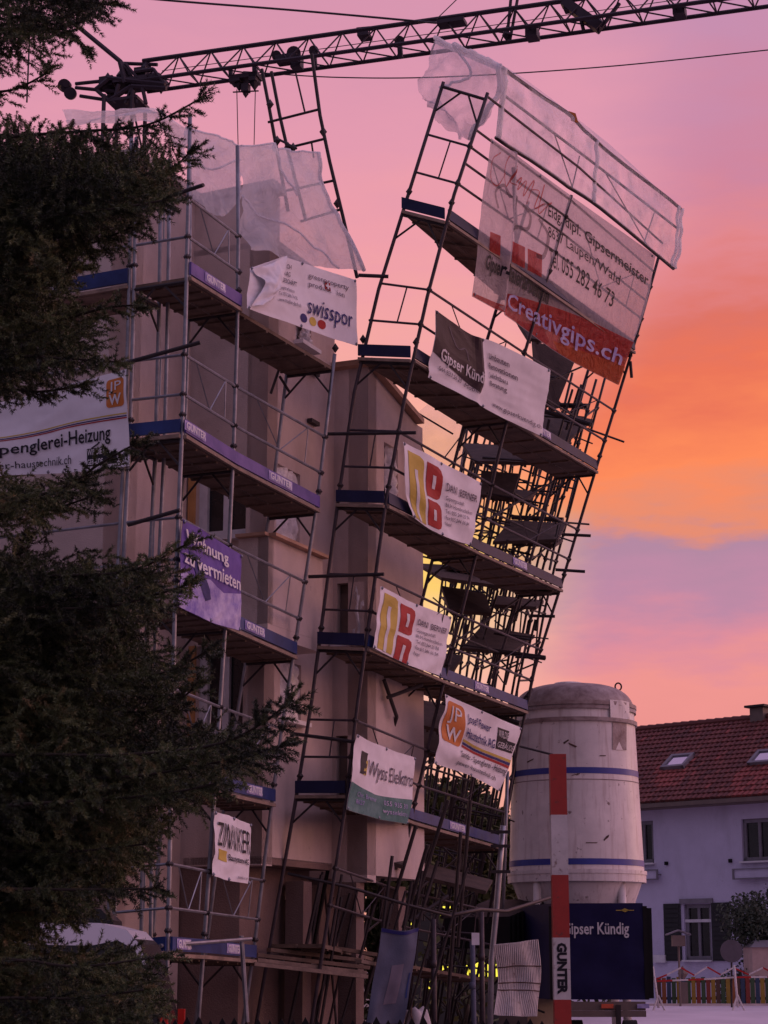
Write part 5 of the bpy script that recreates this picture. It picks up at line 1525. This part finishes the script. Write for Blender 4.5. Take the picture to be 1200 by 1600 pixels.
hws = [hh((986, 1284), (1022, 1348)), hh((1158, 1280), (1212, 1344)), hh((1068, 1413), (1113, 1500))]
a, d, n, o = wall('wall', hp(SL0, 0, WO), hp(SL1, 0, WO), 0, ZE + .12, hws, 'house_wall', par=house, depth=.18)
for i, h in enumerate(hws):
    w = win(house, a, d, n, h, 0, .16, True, 1, 'stone_grey')
    P = lambda s_, z_, o_: a + d * s_ + UP * z_ - n * o_
    mb = MB().bar(P(h[0] - .12, h[3] + .1, -.03), P(h[1] + .12, h[3] + .1, -.03), .08, .05, n); 
    if i == 2:
        obj('lintel', mb, 'stone_grey', house)
        zt3 = h[2] + (h[3] - h[2]) * .70; obj('crossbar', MB().bar(P(h[0], zt3, .12), P(h[1], zt3, .12), .05, .06, n), 'frame_white', w)
        for s0, s1 in ((h[0] - .82, h[0] - .12), (h[1] + .05, h[1] + .78)):
            sh = obj('shutter', MB().box(P((s0 + s1) / 2, (h[2] + h[3]) / 2, -.03), d * (s1 - s0) / 2, n * .025, UP * ((h[3] - h[2]) / 2 + .03)), 'shutter', house)
            for j in range(12):
                z_ = h[2] + (h[3] - h[2]) * (j + .5) / 12; obj('slat', MB().box(P((s0 + s1) / 2, z_, -.06), d * ((s1 - s0) / 2 - .06), n * .012, UP * .05), 'shutter', sh)
    if i < 2:
        bx_ = MB(); s0, s1 = h[0] - .25, h[1] + .28; z_ = h[2] - .42
        for zz in (z_ + .16, z_ - .16): bx_.bar(P(s0, zz, -.22), P(s1, zz, -.22), .02, .02, n)
        for f in (0, 1): bx_.bar(P(s0 + (s1 - s0) * f, z_ - .18, -.22), P(s0 + (s1 - s0) * f, z_ + .18, -.22), .03, .03, n); bx_.bar(P(s0 + (s1 - s0) * f, z_, 0), P(s0 + (s1 - s0) * f, z_, -.22), .02, .02)
        obj('flower_rail', bx_, 'stone_grey', house); obj('flower_box', MB().box(P((s0 + s1) / 2, z_, -.15), d * ((s1 - s0) / 2 - .03), n * .05, UP * .13), 'house_wall', house)
for px_, py_ in ((1041, 1349), (1141, 1345)): obj('wall_hook', MB().box(hpx(px_, py_, WO + .05), HD * .05, HN * .05, UP * .06), 'black', house)
zz = hpx(1030, 1500, WO).z; obj('meter_box', MB().box(hpx(1031, 1498, WO + .08), HD * .25, HN * .06, UP * .13), 'frame_white', house)
# roof: eave line at offset 0, ridge farther back
rd = 4.3
pr = onplane(1100, 1131, H0 - HN * rd, HN); ZR = pr.z
rp3 = lambda s_, f, up=0: hp(s_, ZE + .14 + (ZR - ZE - .14) * f, .18 - (rd + .18) * f) + UP * up
slope_n = (rp3(0, 1) - rp3(0, 0)).cross(HD).normalized()
if slope_n.z < 0: slope_n = -slope_n
mb = MB(); q = [rp3(SL0 - .4, 0), rp3(SL1 + .4, 0), rp3(SL1 + .4, 1), rp3(SL0 - .4, 1)]; mb.hexa([v - slope_n * .14 for v in q] + [v - slope_n * .05 for v in q]); roof = fixn(obj('roof', mb, 'frame_brown', house))
q = [rp3(SL0 - .4, 1), rp3(SL1 + .4, 1)]; q2 = [v - HN * 4.4 - UP * (ZR - ZE) for v in q]; mb = MB().add([q[0], q[1], q2[1], q2[0]], [(0, 1, 2, 3)]); obj('rear_slope', mb, 'tile_new', roof)
wall('gable_wall', hp(SL0, 0, WO), hp(SL0, 0, WO - 7.6), 0, ZE + .1, (), 'house_wall', par=house)
tiles = MB(); tnew = MB(); NR, tw = 17, .21
rl = (rp3(0, 1) - rp3(0, 0)); rlen = rl.length; rdv = rl.normalized(); rh = rlen / NR
rt = random.Random(9)
ncol = int((SL1 - SL0 + .6) / tw)
for r_ in range(NR):
    for c_ in range(ncol):
        s_ = SL0 - .3 + (c_ + (.5 if r_ % 2 else 0)) * tw
        b0 = rp3(s_, 0) + rdv * (r_ * rh) ; t_ = rt.uniform(-.006, .01); lift = .05 + t_
        x0, x1 = HD * (.012), HD * (tw - .012); top = rdv * (rh * 1.08)
        v = [b0 + x0 + slope_n * lift, b0 + (x0 + x1) / 2 + slope_n * (lift + .03), b0 + x1 + slope_n * lift, b0 + x1 + top + slope_n * .012, b0 + (x0 + x1) / 2 + top + slope_n * .03, b0 + x0 + top + slope_n * .012, b0 + x0 - slope_n * .02, b0 + x1 - slope_n * .02]
        px_, py_ = proj(b0 + rdv * rh * .5)
        fresh = (1022 < px_ < 1068 and 1200 < py_ < 1232 and rt.random() < .85 and px_ < 1076 - (py_ - 1200) * .4) or (py_ > 1185 + (1200 - px_) * .35 and px_ > 1140 and rt.random() < .6) or rt.random() < .03
        (tnew if fresh else tiles).add(v, [(0, 1, 4, 5), (1, 2, 3, 4), (6, 7, 2, 1, 0)])
obj('roof_tiles', tiles, 'roof_tile', roof, kind='stuff'); obj('new_roof_tiles', tnew, 'tile_new', roof, kind='stuff', label='fresh red roof tiles')
nrt = 42; me = None
for i in range(nrt):
    s_ = SL0 + (SL1 - SL0) * i / nrt; p = rp3(s_, 1, .03); L_ = (SL1 - SL0) / nrt
    obj('ridge_tile', MB().tube([p, p + HD * L_ * 1.02], [.15, .115], 8), 'roof_tile', roof)
for (pa, pb) in (((1051, 1182), (1067, 1197)), ((1186, 1175), (1206, 1190))):
    pa3, pb3 = onplane(*pa, rp3(0, 0), slope_n, .1), onplane(*pb, rp3(0, 0), slope_n, .1)
    f = thing; cx = (pa3 + pb3) / 2; hs_ = abs((pb3 - pa3).dot(HD)) / 2; hr2 = abs((pb3 - pa3).dot(rdv)) / 2
    fr = MB()
    for sg in (-1, 1): fr.box(cx + HD * sg * hs_, HD * .06, rdv * (hr2 + .06), slope_n * .07); fr.box(cx + rdv * sg * hr2, HD * (hs_ + .06), rdv * .06, slope_n * .068)
    sk = obj('skylight', fr, 'stone_grey', roof)
    obj('pane', MB().box(cx, HD * (hs_ - .07), rdv * (hr2 - .07), slope_n * .02), 'sky_glass' if 'sky_glass' in M else mat('sky_glass', (.62, .62, .72), .05, .9, var=.05), sk)
mb = MB(); p = onplane(1189, 1126, rp3(0, 1), HN); mb.box(p + UP * .1, HD * .28, HN * .28, UP * .35); ch = obj('chimney', mb, 'frame_brown', roof); obj('chimney_cap', MB().box(p + UP * .5, HD * .42, HN * .42, UP * .04), 'steel_dark', ch)
mb = MB().bar(rp3(SL0 - .4, 0) - UP * .12 + HN * .08, rp3(SL1 + .4, 0) - UP * .12 + HN * .08, .07, .07); obj('gutter', mb, 'frame_brown', house)
mb = MB().box((hp(SL0, ZE - .02, -.12) + hp(SL1, ZE - .02, -.12)) / 2, HD * (SL1 - SL0) / 2, HN * .32, UP * .05); obj('eave_soffit', mb, 'frame_brown', house)

# colourful fence and barrier in front of the house
cf = thing('slat_fence', 'low fence of upright multicoloured slats in front of the lilac house', 'fence', (at(1110, 1567, 62).x, 62, 0))
names_ = ['slat_brown', 'slat_orange', 'slat_blue', 'slat_green', 'slat_yellow', 'slat_blue', 'slat_green', 'slat_yellow', 'slat_red', 'slat_green', 'slat_red', 'slat_yellow', 'slat_brown', 'slat_green', 'slat_yellow', 'slat_orange', 'slat_brown', 'slat_blue', 'slat_red', 'slat_green', 'slat_blue', 'slat_yellow', 'slat_green', 'slat_orange']
zf1 = at(1100, 1527, 62).z; zf0 = at(1100, 1568, 62).z
zf0 = max(zf0, .02)
for i in range(34):
    px_ = 1030 + i * 7.7; p = at(px_, 1550, 62); h_ = zf1 - zf0 + random.uniform(-.03, .05)
    mb = MB().box((p.x, 62, zf0 + h_ / 2), (.062, 0, 0), (0, .012, 0), (0, 0, h_ / 2)); obj('slat', mb, names_[i % 24], cf)
for z_ in (zf0 + .15, zf1 - .12): obj('rail', MB().box(((at(1025, 1550, 62).x + at(1292, 1550, 62).x) / 2, 62.03, z_), ((at(1292, 1550, 62).x - at(1025, 1550, 62).x) / 2, 0, 0), (0, .015, 0), (0, 0, .04)), 'slat_brown', cf)
cb = at(1040, 1572, 61.2); tag(obj('kerb', MB().box((cb.x + 4, 61.4, .33), (4.6, 0, 0), (0, .10, 0), (0, 0, .04)), 'cap_pale'), kind='structure')
bgreen = MB().box((at(1150, 1540, 63).x, 63.2, .7), (3.4, 0, 0), (0, .2, 0), (0, 0, .7))


def tape(label, pts, Y, w, mts=('ink_red', 'post_white'), step=.35):
    P = [at(x_, y_, Y) for x_, y_ in pts]; t = thing('barrier_tape', label, 'tape', P[0])
    fine = []
    for i in range(len(P) - 1):
        n_ = max(1, int((P[i + 1] - P[i]).length / step))
        for j in range(n_): fine.append(P[i].lerp(P[i + 1], j / n_))
    fine.append(P[-1])
    for i in range(len(fine) - 1):
        obj('red_stripe' if i % 2 == 0 else 'white_stripe', MB().bar(fine[i], fine[i + 1], .008, w), mts[i % 2], t)
    return t


tape('straight red and white barrier tape stretched above the multicoloured fence', [(1026, 1533), (1100, 1530), (1148, 1527), (1250, 1526)], 58, .024, step=.45)
tape('zigzag red and white barrier tape looped above the multicoloured fence', [(1025, 1530), (1042, 1523), (1064, 1512), (1085, 1524), (1105, 1511), (1126, 1523), (1146, 1512), (1170, 1523), (1192, 1512), (1215, 1524), (1240, 1514)], 58.1, .022, step=.3)
for a, b, lb in (((1020, 1510), (1029, 1575), 'leaning white barrier post beside the trailer'), ((1147, 1508), (1153, 1574), 'upright white barrier post in front of the multicoloured fence')):
    p0_, p1_ = at(*b, 57.9), at(*a, 57.9); p0_.z = max(p0_.z, 0)
    t = thing('barrier_post', lb, 'post', p0_, None); obj('pole', MB().tube([p0_, p1_], .035, 8), 'post_white', t, smooth=True)
    for sx in (-1, 1): obj('foot', MB().bar(p0_ + UP * .35, p0_ + Vector((.25 * sx, -.1, -p0_.z + .02)), .02, .02), 'post_white', t)
ds = thing('round_disc', 'round dark grey disc on a thin pole in front of the right shutter', 'disc', Vector((at(1143, 1567, 60).x, 60, 0)))
mb = MB(); cyl(mb, at(1143, 1486, 60), Vector((0, 1, 0)), .33, .02, 28); obj('face', mb, 'disc', ds); obj('pole', MB().tube([Vector((at(1143, 1567, 60).x, 60.05, 0)), at(1143, 1490, 60.05)], .03, 6), 'steel_dark', ds)
bh = thing('bird_house', 'small gabled bird house on a post before the left shutter', 'bird house', Vector((at(1060, 1570, 61).x, 61, 0)))
c = at(1060, 1470, 61); mb = MB().box(c, (.19, 0, 0), (0, .15, 0), (0, 0, .16)); obj('box', mb, 'frame_brown', bh)
for sg in (-1, 1): obj('roof_board', MB().bar(c + UP * .30 + Vector((0, -.2, 0)), c + UP * .30 + Vector((0, .2, 0)), .01, .01) if False else MB().add([c + Vector((0, -.22, .33)), c + Vector((sg * .36, -.22, .20)), c + Vector((sg * .36, .22, .20)), c + Vector((0, .22, .33)), c + Vector((0, -.22, .29)), c + Vector((sg * .36, -.22, .16)), c + Vector((sg * .36, .22, .16)), c + Vector((0, .22, .29))], [(0, 1, 2, 3), (4, 7, 6, 5), (0, 4, 5, 1), (1, 5, 6, 2), (2, 6, 7, 3)]), 'stone_grey', bh)
obj('pole', MB().tube([Vector((c.x, 61, 0)), c - UP * .16], .035, 6), 'frame_brown', bh)
pf = MB(); p = at(1067, 1520, 61.5); pf.box((p.x, 61.5, .5), (.12, 0, 0), (0, .1, 0), (0, 0, .5)); pf.lump((p.x, 61.5, 1.25), .16); obj('planter', pf, 'frame_brown', bh)
sh = thing('garden_shed', 'small pale pink shed with grey roof at the right edge', 'shed', Vector((at(1200, 1567, 63).x, 63, 0)))
l_, r_ = at(1176, 1500, 63), at(1240, 1500, 63); z1 = at(1190, 1480, 63).z; z2 = at(1190, 1469, 63).z
obj('wall', MB().box(((l_.x + r_.x) / 2, 63.8, z1 / 2), ((r_.x - l_.x) / 2, 0, 0), (0, .8, 0), (0, 0, z1 / 2)), 'chapel_pink', sh)
q = [Vector((l_.x - .05, 62.9, z1)), Vector((r_.x, 62.9, z1)), Vector((r_.x, 64.7, z1)), Vector((l_.x - .05, 64.7, z1))]; hi = [Vector((l_.x + .15, 63.2, z2)), Vector((r_.x, 63.2, z2)), Vector((r_.x, 64.4, z2)), Vector((l_.x + .15, 64.4, z2))]
obj('roof', MB().hexa(q + hi), 'stone_grey', sh)

# ------------------------------------------------------------------ low building with lit windows behind the scaffold foot
lb = thing('lit_building', 'low dark building with glowing yellow windows behind the scaffold foot', 'building', (at(740, 1560, 47).x, 60, 0))
l_, r_ = at(600, 1500, 47), at(870, 1500, 47); zt4 = at(740, 1425, 47).z
obj('wall', MB().box(((l_.x + r_.x) / 2, 48.6, zt4 / 2), ((r_.x - l_.x) / 2, 0, 0), (0, 1.5, 0), (0, 0, zt4 / 2)), 'hill_dark', lb)
for x0, x1, y0, y1 in ((668, 673, 1506, 1514), (690, 702, 1508, 1520), (718, 732, 1504, 1525), (734, 738, 1505, 1520), (742, 750, 1504, 1526), (753, 766, 1503, 1526), (767, 778, 1506, 1526), (668, 674, 1534, 1545), (788, 815, 1427, 1441), (765, 778, 1434, 1440), (688, 702, 1430, 1434), (704, 714, 1436, 1446), (755, 760, 1448, 1454), (724, 728, 1458, 1464), (640, 643, 1441, 1445), (692, 704, 1416, 1419)):
    a, b = at(x0, y1, 47), at(x1, y0, 47)
    w = obj('window', MB().box((a + b) / 2 + Vector((0, .06, 0)), ((b.x - a.x) / 2, 0, 0), (0, .03, 0), (0, 0, (b.z - a.z) / 2)), 'lit_yellow', lb)
    if x1 - x0 > 9: obj('glazing_bar', MB().bar(Vector(((a.x + b.x) / 2, 46.98, a.z)), Vector(((a.x + b.x) / 2, 46.98, b.z)), .02, .03), 'black', w)

# ------------------------------------------------------------------ foliage


def leaf_mesh(name, pos, nrm_, size, material, parent, kind='stuff'):
    n_ = len(pos); a = rng.normal(size=(n_, 3)); a -= (a * nrm_).sum(1)[:, None] * nrm_; a /= np.linalg.norm(a, axis=1)[:, None] + 1e-9
    b = np.cross(nrm_, a); s_ = size[:, None]
    v = np.stack([pos - a * s_, pos + b * s_ * .6, pos + a * s_, pos - b * s_ * .6], 1).reshape(-1, 3)
    return tri_obj(name, v, 4, material, parent, kind)


def tri_obj(name, v, k, material, parent, kind='stuff'):
    base = np.array(root_of(parent)) if parent is not None else np.zeros(3)
    v = (v - base).astype(np.float32); n_ = len(v) // k
    me = bpy.data.meshes.new(name); me.vertices.add(len(v)); me.vertices.foreach_set('co', v.ravel())
    me.loops.add(len(v)); me.loops.foreach_set('vertex_index', np.arange(len(v), dtype=np.int32))
    me.polygons.add(n_); me.polygons.foreach_set('loop_start', np.arange(n_, dtype=np.int32) * k)
    me.materials.append(M[material]); me.update(calc_edges=True)
    o = bpy.data.objects.new(name, me); S.collection.objects.link(o); o.parent = parent
    if kind: o['kind'] = kind
    return o


def broad_tree(label, base, h, r, crown0, nl, material='leaves', cat='tree', name='broadleaf_tree', ls=.11, group=None):
    base = Vector(base); t = thing(name, label, cat, base, group)
    tr_ = [base, base + Vector((.1, 0, h * .3)), base + Vector((-.05, .1, h * .62)), base + Vector((.05, 0, h * .9))]
    obj('trunk', MB().tube([spl(tr_, i / 8) for i in range(9)], [.04 + .16 * (1 - i / 8) * h / 8 for i in range(9)], 8), 'bark', t, smooth=True)
    cl_ = []
    for i in range(16):
        a = rng.uniform(0, 6.28); el_ = rng.uniform(.0, 1); rad = r * math.sqrt(rng.uniform(.1, 1)) * (1 - .35 * el_)
        c_ = base + Vector((math.cos(a) * rad, math.sin(a) * rad, h * (crown0 + (1 - crown0) * el_ * .92))); cl_.append(c_)
        if i < 8: obj('limb', MB().tube([base + UP * h * (crown0 * .8 + .12 * rng.uniform()), c_], [.07 * h / 8, .02], 5), 'bark', t)
    idx = rng.integers(0, len(cl_), nl); cc = np.array([list(c_) for c_ in cl_])[idx]
    d_ = rng.normal(size=(nl, 3)); d_ /= np.linalg.norm(d_, axis=1)[:, None]
    pos = cc + d_ * (rng.uniform(0, 1, nl) ** .45 * r * .46)[:, None] * np.array([1, 1, .8])
    nn = rng.normal(size=(nl, 3)) + np.array([0, 0, .6]); nn /= np.linalg.norm(nn, axis=1)[:, None]
    pos[:, 2] = np.maximum(pos[:, 2], .15)
    leaf_mesh('crown', pos, nn, rng.uniform(.6, 1.3, nl) * ls, material, t)
    return t


for i, (px_, pyt, Y, r, nl, lb_) in enumerate(((655, 1205, 54, 2.2, 9000, 'dark broadleaf tree seen through the scaffold left of the white and green banner'), (712, 1215, 52, 1.9, 9000, 'dark broadleaf tree in the gap under the monogram banner'), (762, 1235, 56, 2.0, 9000, 'dark broadleaf tree just left of the silo'), (600, 1290, 50, 2.0, 7000, 'dark broadleaf tree behind the recessed ground floor'), (830, 1300, 57, 2.4, 7000, 'dark broadleaf tree hidden behind the silo legs'))):
    p = at(px_, 1560, Y); h_ = at(px_, pyt, Y).z; broad_tree(lb_, (p.x, Y, 0), h_, r, .12, nl, ls=.12, group='trees behind the scaffold')
p = at(1190, 1560, 64.5); broad_tree('grey green loose bush growing against the right side of the lilac house', (p.x, 64.5, 0), at(1190, 1386, 64.5).z * 1.04, 1.5, .1, 7000, 'leaves_grey', 'bush', 'bush', .065)

p = at(722, 1560, 43); broad_tree('low dark shrub in front of the glowing yellow windows', (p.x, 43, 0), at(722, 1470, 43).z, 1.3, .15, 300, 'leaves', 'bush', 'bush', .10)
# ------------------------------------------------------------------ the spruce in front
TRX, TRY = -2.55, 9.6
spr = thing('spruce_tree', 'large dark green spruce filling the left edge in the foreground', 'tree', (TRX, TRY, 0))
obj('trunk', MB().tube([(TRX, TRY, 0), (TRX + .03, TRY, 3), (TRX, TRY + .05, 7), (TRX, TRY, 10.5)], [.24, .20, .12, .03], 12), 'bark', spr, smooth=True)
sh_p, sh_d, sh_l = [], [], []


def shoot(p, d, l):
    sh_p.append(p); sh_d.append(d); sh_l.append(l)


PXM = lambda Y: Y / FPX      # metres per measured unit


def bough(pts, Y0, Y1, twig=.30, dens=1.0, droop=.5, up_tip=.0, seed=0, thick=.007, spread=1.0):
    """a limb along measured points from the trunk side to its tip with side sprays"""
    r = random.Random(seed)
    P = [at(x_, y_, Y0 + (Y1 - Y0) * i / (len(pts) - 1)) for i, (x_, y_) in enumerate(pts)]
    n_ = 24; Q = [spl(P, i / n_) for i in range(n_ + 1)]
    obj('branch', MB().tube(Q, [thick * (1 - .85 * i / n_) + .003 for i in range(n_ + 1)], 6), 'bark', spr, smooth=True)
    Lb = sum((Q[i + 1] - Q[i]).length for i in range(n_)); m = int(Lb / .040 * dens)
    for j in range(m):
        f = (j + r.random()) / m; q = spl(P, f); d = (spl(P, min(1, f + .03)) - spl(P, max(0, f - .03))).normalized()
        side = d.cross(UP).normalized() * r.choice((-1, 1)); L1 = twig * (1.05 - .75 * f) * r.uniform(.5, 1.15) * spread
        dr = (d * r.uniform(.35, .9) + side * r.uniform(.3, 1.0) + UP * r.uniform(-droop, .25)).normalized()
        # side twig as a short chain of shoots
        pos = q.copy(); k_ = max(1, int(L1 / .075))
        for i in range(k_):
            dd2 = (dr + Vector((r.gauss(0, .18), r.gauss(0, .18), r.gauss(0, .14) - droop * .12 * i))).normalized()
            l = r.uniform(.085, .14); shoot(pos.copy(), dd2, l)
            if r.random() < .75: shoot(pos + dd2 * l * .4, (dd2 + side * r.uniform(-.9, .9) + d * .5 + UP * r.uniform(-.4, .4)).normalized(), r.uniform(.05, .09))
            pos = pos + dd2 * l * .85
    e_ = P[-1]; d = (P[-1] - P[-2]).normalized()
    for i in range(5): shoot(e_ - d * .03, (d + Vector((r.gauss(0, .35), r.gauss(0, .3), r.gauss(0, .35) + up_tip))).normalized(), r.uniform(.06, .11))


# limbs with tips as seen
bough([(-260, -90), (-60, -40), (60, -8), (178, 8)], 9.2, 8.8, .22, 1.0, .9, .1, 1)
bough([(-200, -40), (0, 20), (90, 40), (140, 78)], 9.4, 9.1, .2, .9, .8, 0, 2)
bough([(-240, 240), (0, 215), (130, 205), (230, 195), (318, 152)], 9.4, 8.7, 0.211, 1.3, .7, .35, 3)
bough([(-240, 200), (-60, 150), (20, 140), (78, 112)], 9.6, 9.3, .22, 1.0, .6, .3, 4)
bough([(-240, 300), (0, 290), (140, 290), (250, 275), (300, 235)], 9.2, 8.9, 0.198, 1.3, .7, .1, 5)
bough([(-240, 330), (0, 340), (150, 330), (262, 312)], 9.0, 8.6, 0.223, 1.3, .9, .1, 6)
bough([(-240, 400), (0, 385), (120, 385), (215, 352)], 9.5, 9.0, 0.186, 1.3, .9, 0, 7)
bough([(-240, 430), (-40, 440), (60, 440), (128, 418)], 9.2, 8.9, 0.161, 1.3, .9, 0, 8)
bough([(-240, 520), (-20, 510), (90, 500), (160, 482), (216, 476)], 9.3, 8.8, 0.149, 1.2, .6, .1, 9)
bough([(-240, 560), (-20, 555), (100, 560), (188, 566)], 9.0, 8.6, 0.174, 1.3, .7, .1, 10)
bough([(-240, 600), (-20, 605), (60, 612), (140, 600)], 9.3, 8.9, 0.136, 1.2, .7, 0, 11)
bough([(-240, 800), (-20, 785), (90, 765), (160, 722), (214, 692)], 9.2, 8.6, .13, 1.2, .5, .2, 12)
bough([(-240, 815), (-20, 805), (70, 798), (155, 772)], 9.4, 9.0, .12, 1.1, .5, 0, 13)
bough([(-240, 920), (0, 900), (110, 900), (210, 890), (296, 848)], 9.2, 8.6, 0.161, 1.3, .6, .3, 14)
bough([(-240, 880), (-40, 880), (30, 865), (48, 845)], 9.6, 9.4, .2, 1.0, .4, .4, 15)
bough([(-240, 960), (0, 950), (150, 950), (240, 930), (298, 912)], 9.0, 8.5, 0.198, 1.3, .8, .1, 16)
bough([(-240, 1060), (0, 1050), (160, 1060), (260, 1050), (332, 1012)], 9.2, 8.6, 0.211, 1.4, .7, .3, 17)
bough([(-240, 1130), (0, 1120), (140, 1110), (250, 1110), (310, 1070)], 9.4, 8.9, 0.186, 1.3, .8, .1, 18)
bough([(-240, 1200), (0, 1180), (180, 1180), (330, 1165), (410, 1130), (458, 1090)], 8.9, 8.0, .34, 1.6, .7, .4, 19)
bough([(-240, 1230), (0, 1210), (180, 1215), (320, 1195), (445, 1165)], 9.1, 8.3, .34, 1.5, .7, .2, 20)
bough([(-240, 1290), (0, 1260), (150, 1250), (260, 1240), (345, 1222)], 8.8, 8.2, .32, 1.5, .8, 0, 21)
bough([(-240, 1330), (0, 1330), (120, 1330), (235, 1318)], 9.0, 8.5, 0.211, 1.5, .8, 0, 22)
bough([(-240, 1400), (0, 1390), (130, 1390), (250, 1388)], 8.7, 8.3, 0.161, 1.4, .7, 0, 23)
bough([(-240, 1440), (0, 1425), (60, 1420), (110, 1432)], 9.0, 8.7, .16, 1.0, .5, 0, 24)
bough([(-240, 1520), (0, 1500), (120, 1510), (252, 1495)], 8.6, 8.1, .26, 1.5, .7, .1, 25)
bough([(-240, 1570), (0, 1560), (120, 1560), (235, 1545)], 8.5, 8.0, .3, 1.5, .7, 0, 26)
bough([(-240, 1640), (0, 1610), (120, 1600), (215, 1590)], 8.4, 8.0, .3, 1.5, .7, 0, 27)
bough([(-240, 1000), (0, 1000), (120, 1005), (200, 985)], 9.6, 9.3, .34, 1.3, .8, 0, 28)
bough([(-240, 1260), (0, 1290), (60, 1300), (160, 1300)], 9.4, 9.0, .34, 1.4, .8, 0, 29)
bough([(-240, 250), (0, 260), (80, 265), (180, 250)], 9.8, 9.5, .34, 1.3, .8, 0, 30)

# the body of the crown between the limbs: hanging sprays filling measured outlines
REG = [([(-120, -60), (120, -60), (150, 0), (120, 40), (60, 62), (0, 95), (-120, 110)], 330),
       ([(-120, 165), (60, 175), (200, 200), (280, 190), (255, 250), (0, 290), (-120, 290)], 430),
       ([(-120, 285), (235, 285), (225, 320), (160, 355), (100, 390), (70, 435), (-120, 450)], 820),
       ([(-120, 440), (70, 445), (85, 480), (130, 495), (135, 550), (80, 572), (40, 592), (0, 605), (-120, 610)], 430),
       ([(-120, 762), (60, 762), (130, 745), (140, 762), (80, 790), (20, 815), (-120, 820)], 150),
       ([(-120, 870), (60, 880), (200, 885), (250, 900), (230, 950), (150, 985), (-120, 1000)], 540),
       ([(-120, 980), (120, 985), (210, 1000), (270, 1050), (240, 1120), (-120, 1140)], 720),
       ([(-120, 1130), (260, 1130), (370, 1150), (410, 1160), (330, 1215), (250, 1250), (210, 1330), (-120, 1340)], 1050),
       ([(-120, 1330), (200, 1330), (185, 1365), (90, 1405), (60, 1440), (0, 1470), (-120, 1480)], 620),
       ([(-120, 1480), (210, 1500), (230, 1600), (200, 1680), (-120, 1680)], 700)]


def inpoly(x_, y_, P):
    c_ = False; j = len(P) - 1
    for i in range(len(P)):
        if (P[i][1] > y_) != (P[j][1] > y_) and x_ < (P[j][0] - P[i][0]) * (y_ - P[i][1]) / (P[j][1] - P[i][1]) + P[i][0]: c_ = not c_
        j = i
    return c_


rf = random.Random(77)
for P_, cnt in REG:
    xs = [p[0] for p in P_]; ys = [p[1] for p in P_]; k_ = 0
    while k_ < cnt:
        x_, y_ = rf.uniform(min(xs), max(xs)), rf.uniform(min(ys), max(ys))
        if not inpoly(x_, y_, P_): continue
        k_ += 1
        Y = rf.uniform(8.7, 10.4); q = at(x_, y_, Y)
        hang = P_[0][1] == 165
        d = (Vector((rf.gauss(.05, .18), rf.gauss(0, .2), -1)) if hang else Vector((rf.uniform(.1, .9), rf.gauss(-.15, .5), rf.uniform(-1.0, .35)))).normalized()
        if not hang: q = q - d * .11
        for i in range(3):
            l = rf.uniform(.09, .145); dd2 = (d + Vector((rf.gauss(0, .25), rf.gauss(0, .25), rf.gauss(0, .2)))).normalized()
            shoot(q.copy(), dd2, l); shoot(q + dd2 * l * .4, (dd2 + Vector((rf.gauss(0, .7), rf.gauss(0, .7), rf.gauss(0, .5)))).normalized(), l * .8); q = q + dd2 * l * .8
# the far sides of the crown, turned away from us
for i in range(1500):
    z_ = rf.uniform(.6, 10.2); R_ = 2.6 * (1 - z_ / 10.8) + .15; a = rf.uniform(0, 6.28); rad = R_ * math.sqrt(rf.uniform(.15, 1)); x_ = TRX + math.cos(a) * rad; y_ = TRY + math.sin(a) * rad
    if proj(Vector((x_, y_, z_)))[0] > -60: continue
    shoot(Vector((x_, y_, z_)), Vector((math.cos(a), math.sin(a), rf.uniform(-.7, .1))).normalized(), rf.uniform(.12, .2))

sp = np.array([list(p) for p in sh_p]); sdv = np.array([list(p) for p in sh_d]); sl = np.array(sh_l)
K = 84
m_ = len(sp); tpar = rng.uniform(0.0, 1.0, (m_, K)); ang = rng.uniform(0, 2 * math.pi, (m_, K))
ref = np.where(np.abs(sdv[:, 2:3]) < .9, np.array([[0, 0, 1.0]]), np.array([[1.0, 0, 0]]))
ax = np.cross(sdv, ref); ax /= np.linalg.norm(ax, axis=1)[:, None]; ay = np.cross(sdv, ax)
rad = ax[:, None, :] * np.cos(ang)[..., None] + ay[:, None, :] * np.sin(ang)[..., None]
nd = rad * .85 + sdv[:, None, :] * .6; nd[..., 2] += .12; nd /= np.linalg.norm(nd, axis=2)[..., None]
b0 = sp[:, None, :] + sdv[:, None, :] * (tpar * sl[:, None])[..., None]
nl_ = rng.uniform(.014, .022, (m_, K))[..., None]
tang = np.cross(nd, rng.normal(size=(m_, K, 3))); tang /= np.linalg.norm(tang, axis=2)[..., None]
wd = .0021
v = np.stack([b0 - tang * wd, b0 + tang * wd, b0 + nd * nl_], 2).reshape(-1, 3)
cro = tri_obj('crown', v, 3, 'needles', spr)
q = sp * 2.1; tone = .5 + .22 * (np.sin(q[:, 0] * 2.3 + np.sin(q[:, 2] * 1.7)) * np.sin(q[:, 2] * 2.9 + 1.3 * np.sin(q[:, 1] * 2.1))) + rng.normal(0, .17, m_)
tone = np.repeat(np.clip(tone, 0, 1), K * 3).astype(np.float32)
at_ = cro.data.attributes.new('tone', 'FLOAT', 'POINT')
if len(at_.data) == len(tone): at_.data.foreach_set('value', tone)
else: print('tone mismatch', len(at_.data), len(tone))
# bare twig cores inside the shoots
e0 = sp; e1 = sp + sdv * sl[:, None]; tw_ = ax * .0022
v = np.stack([e0 - tw_, e0 + tw_, e1], 1).reshape(-1, 3)
tri_obj('twigs', v, 3, 'bark', spr)
print('shoots', m_)
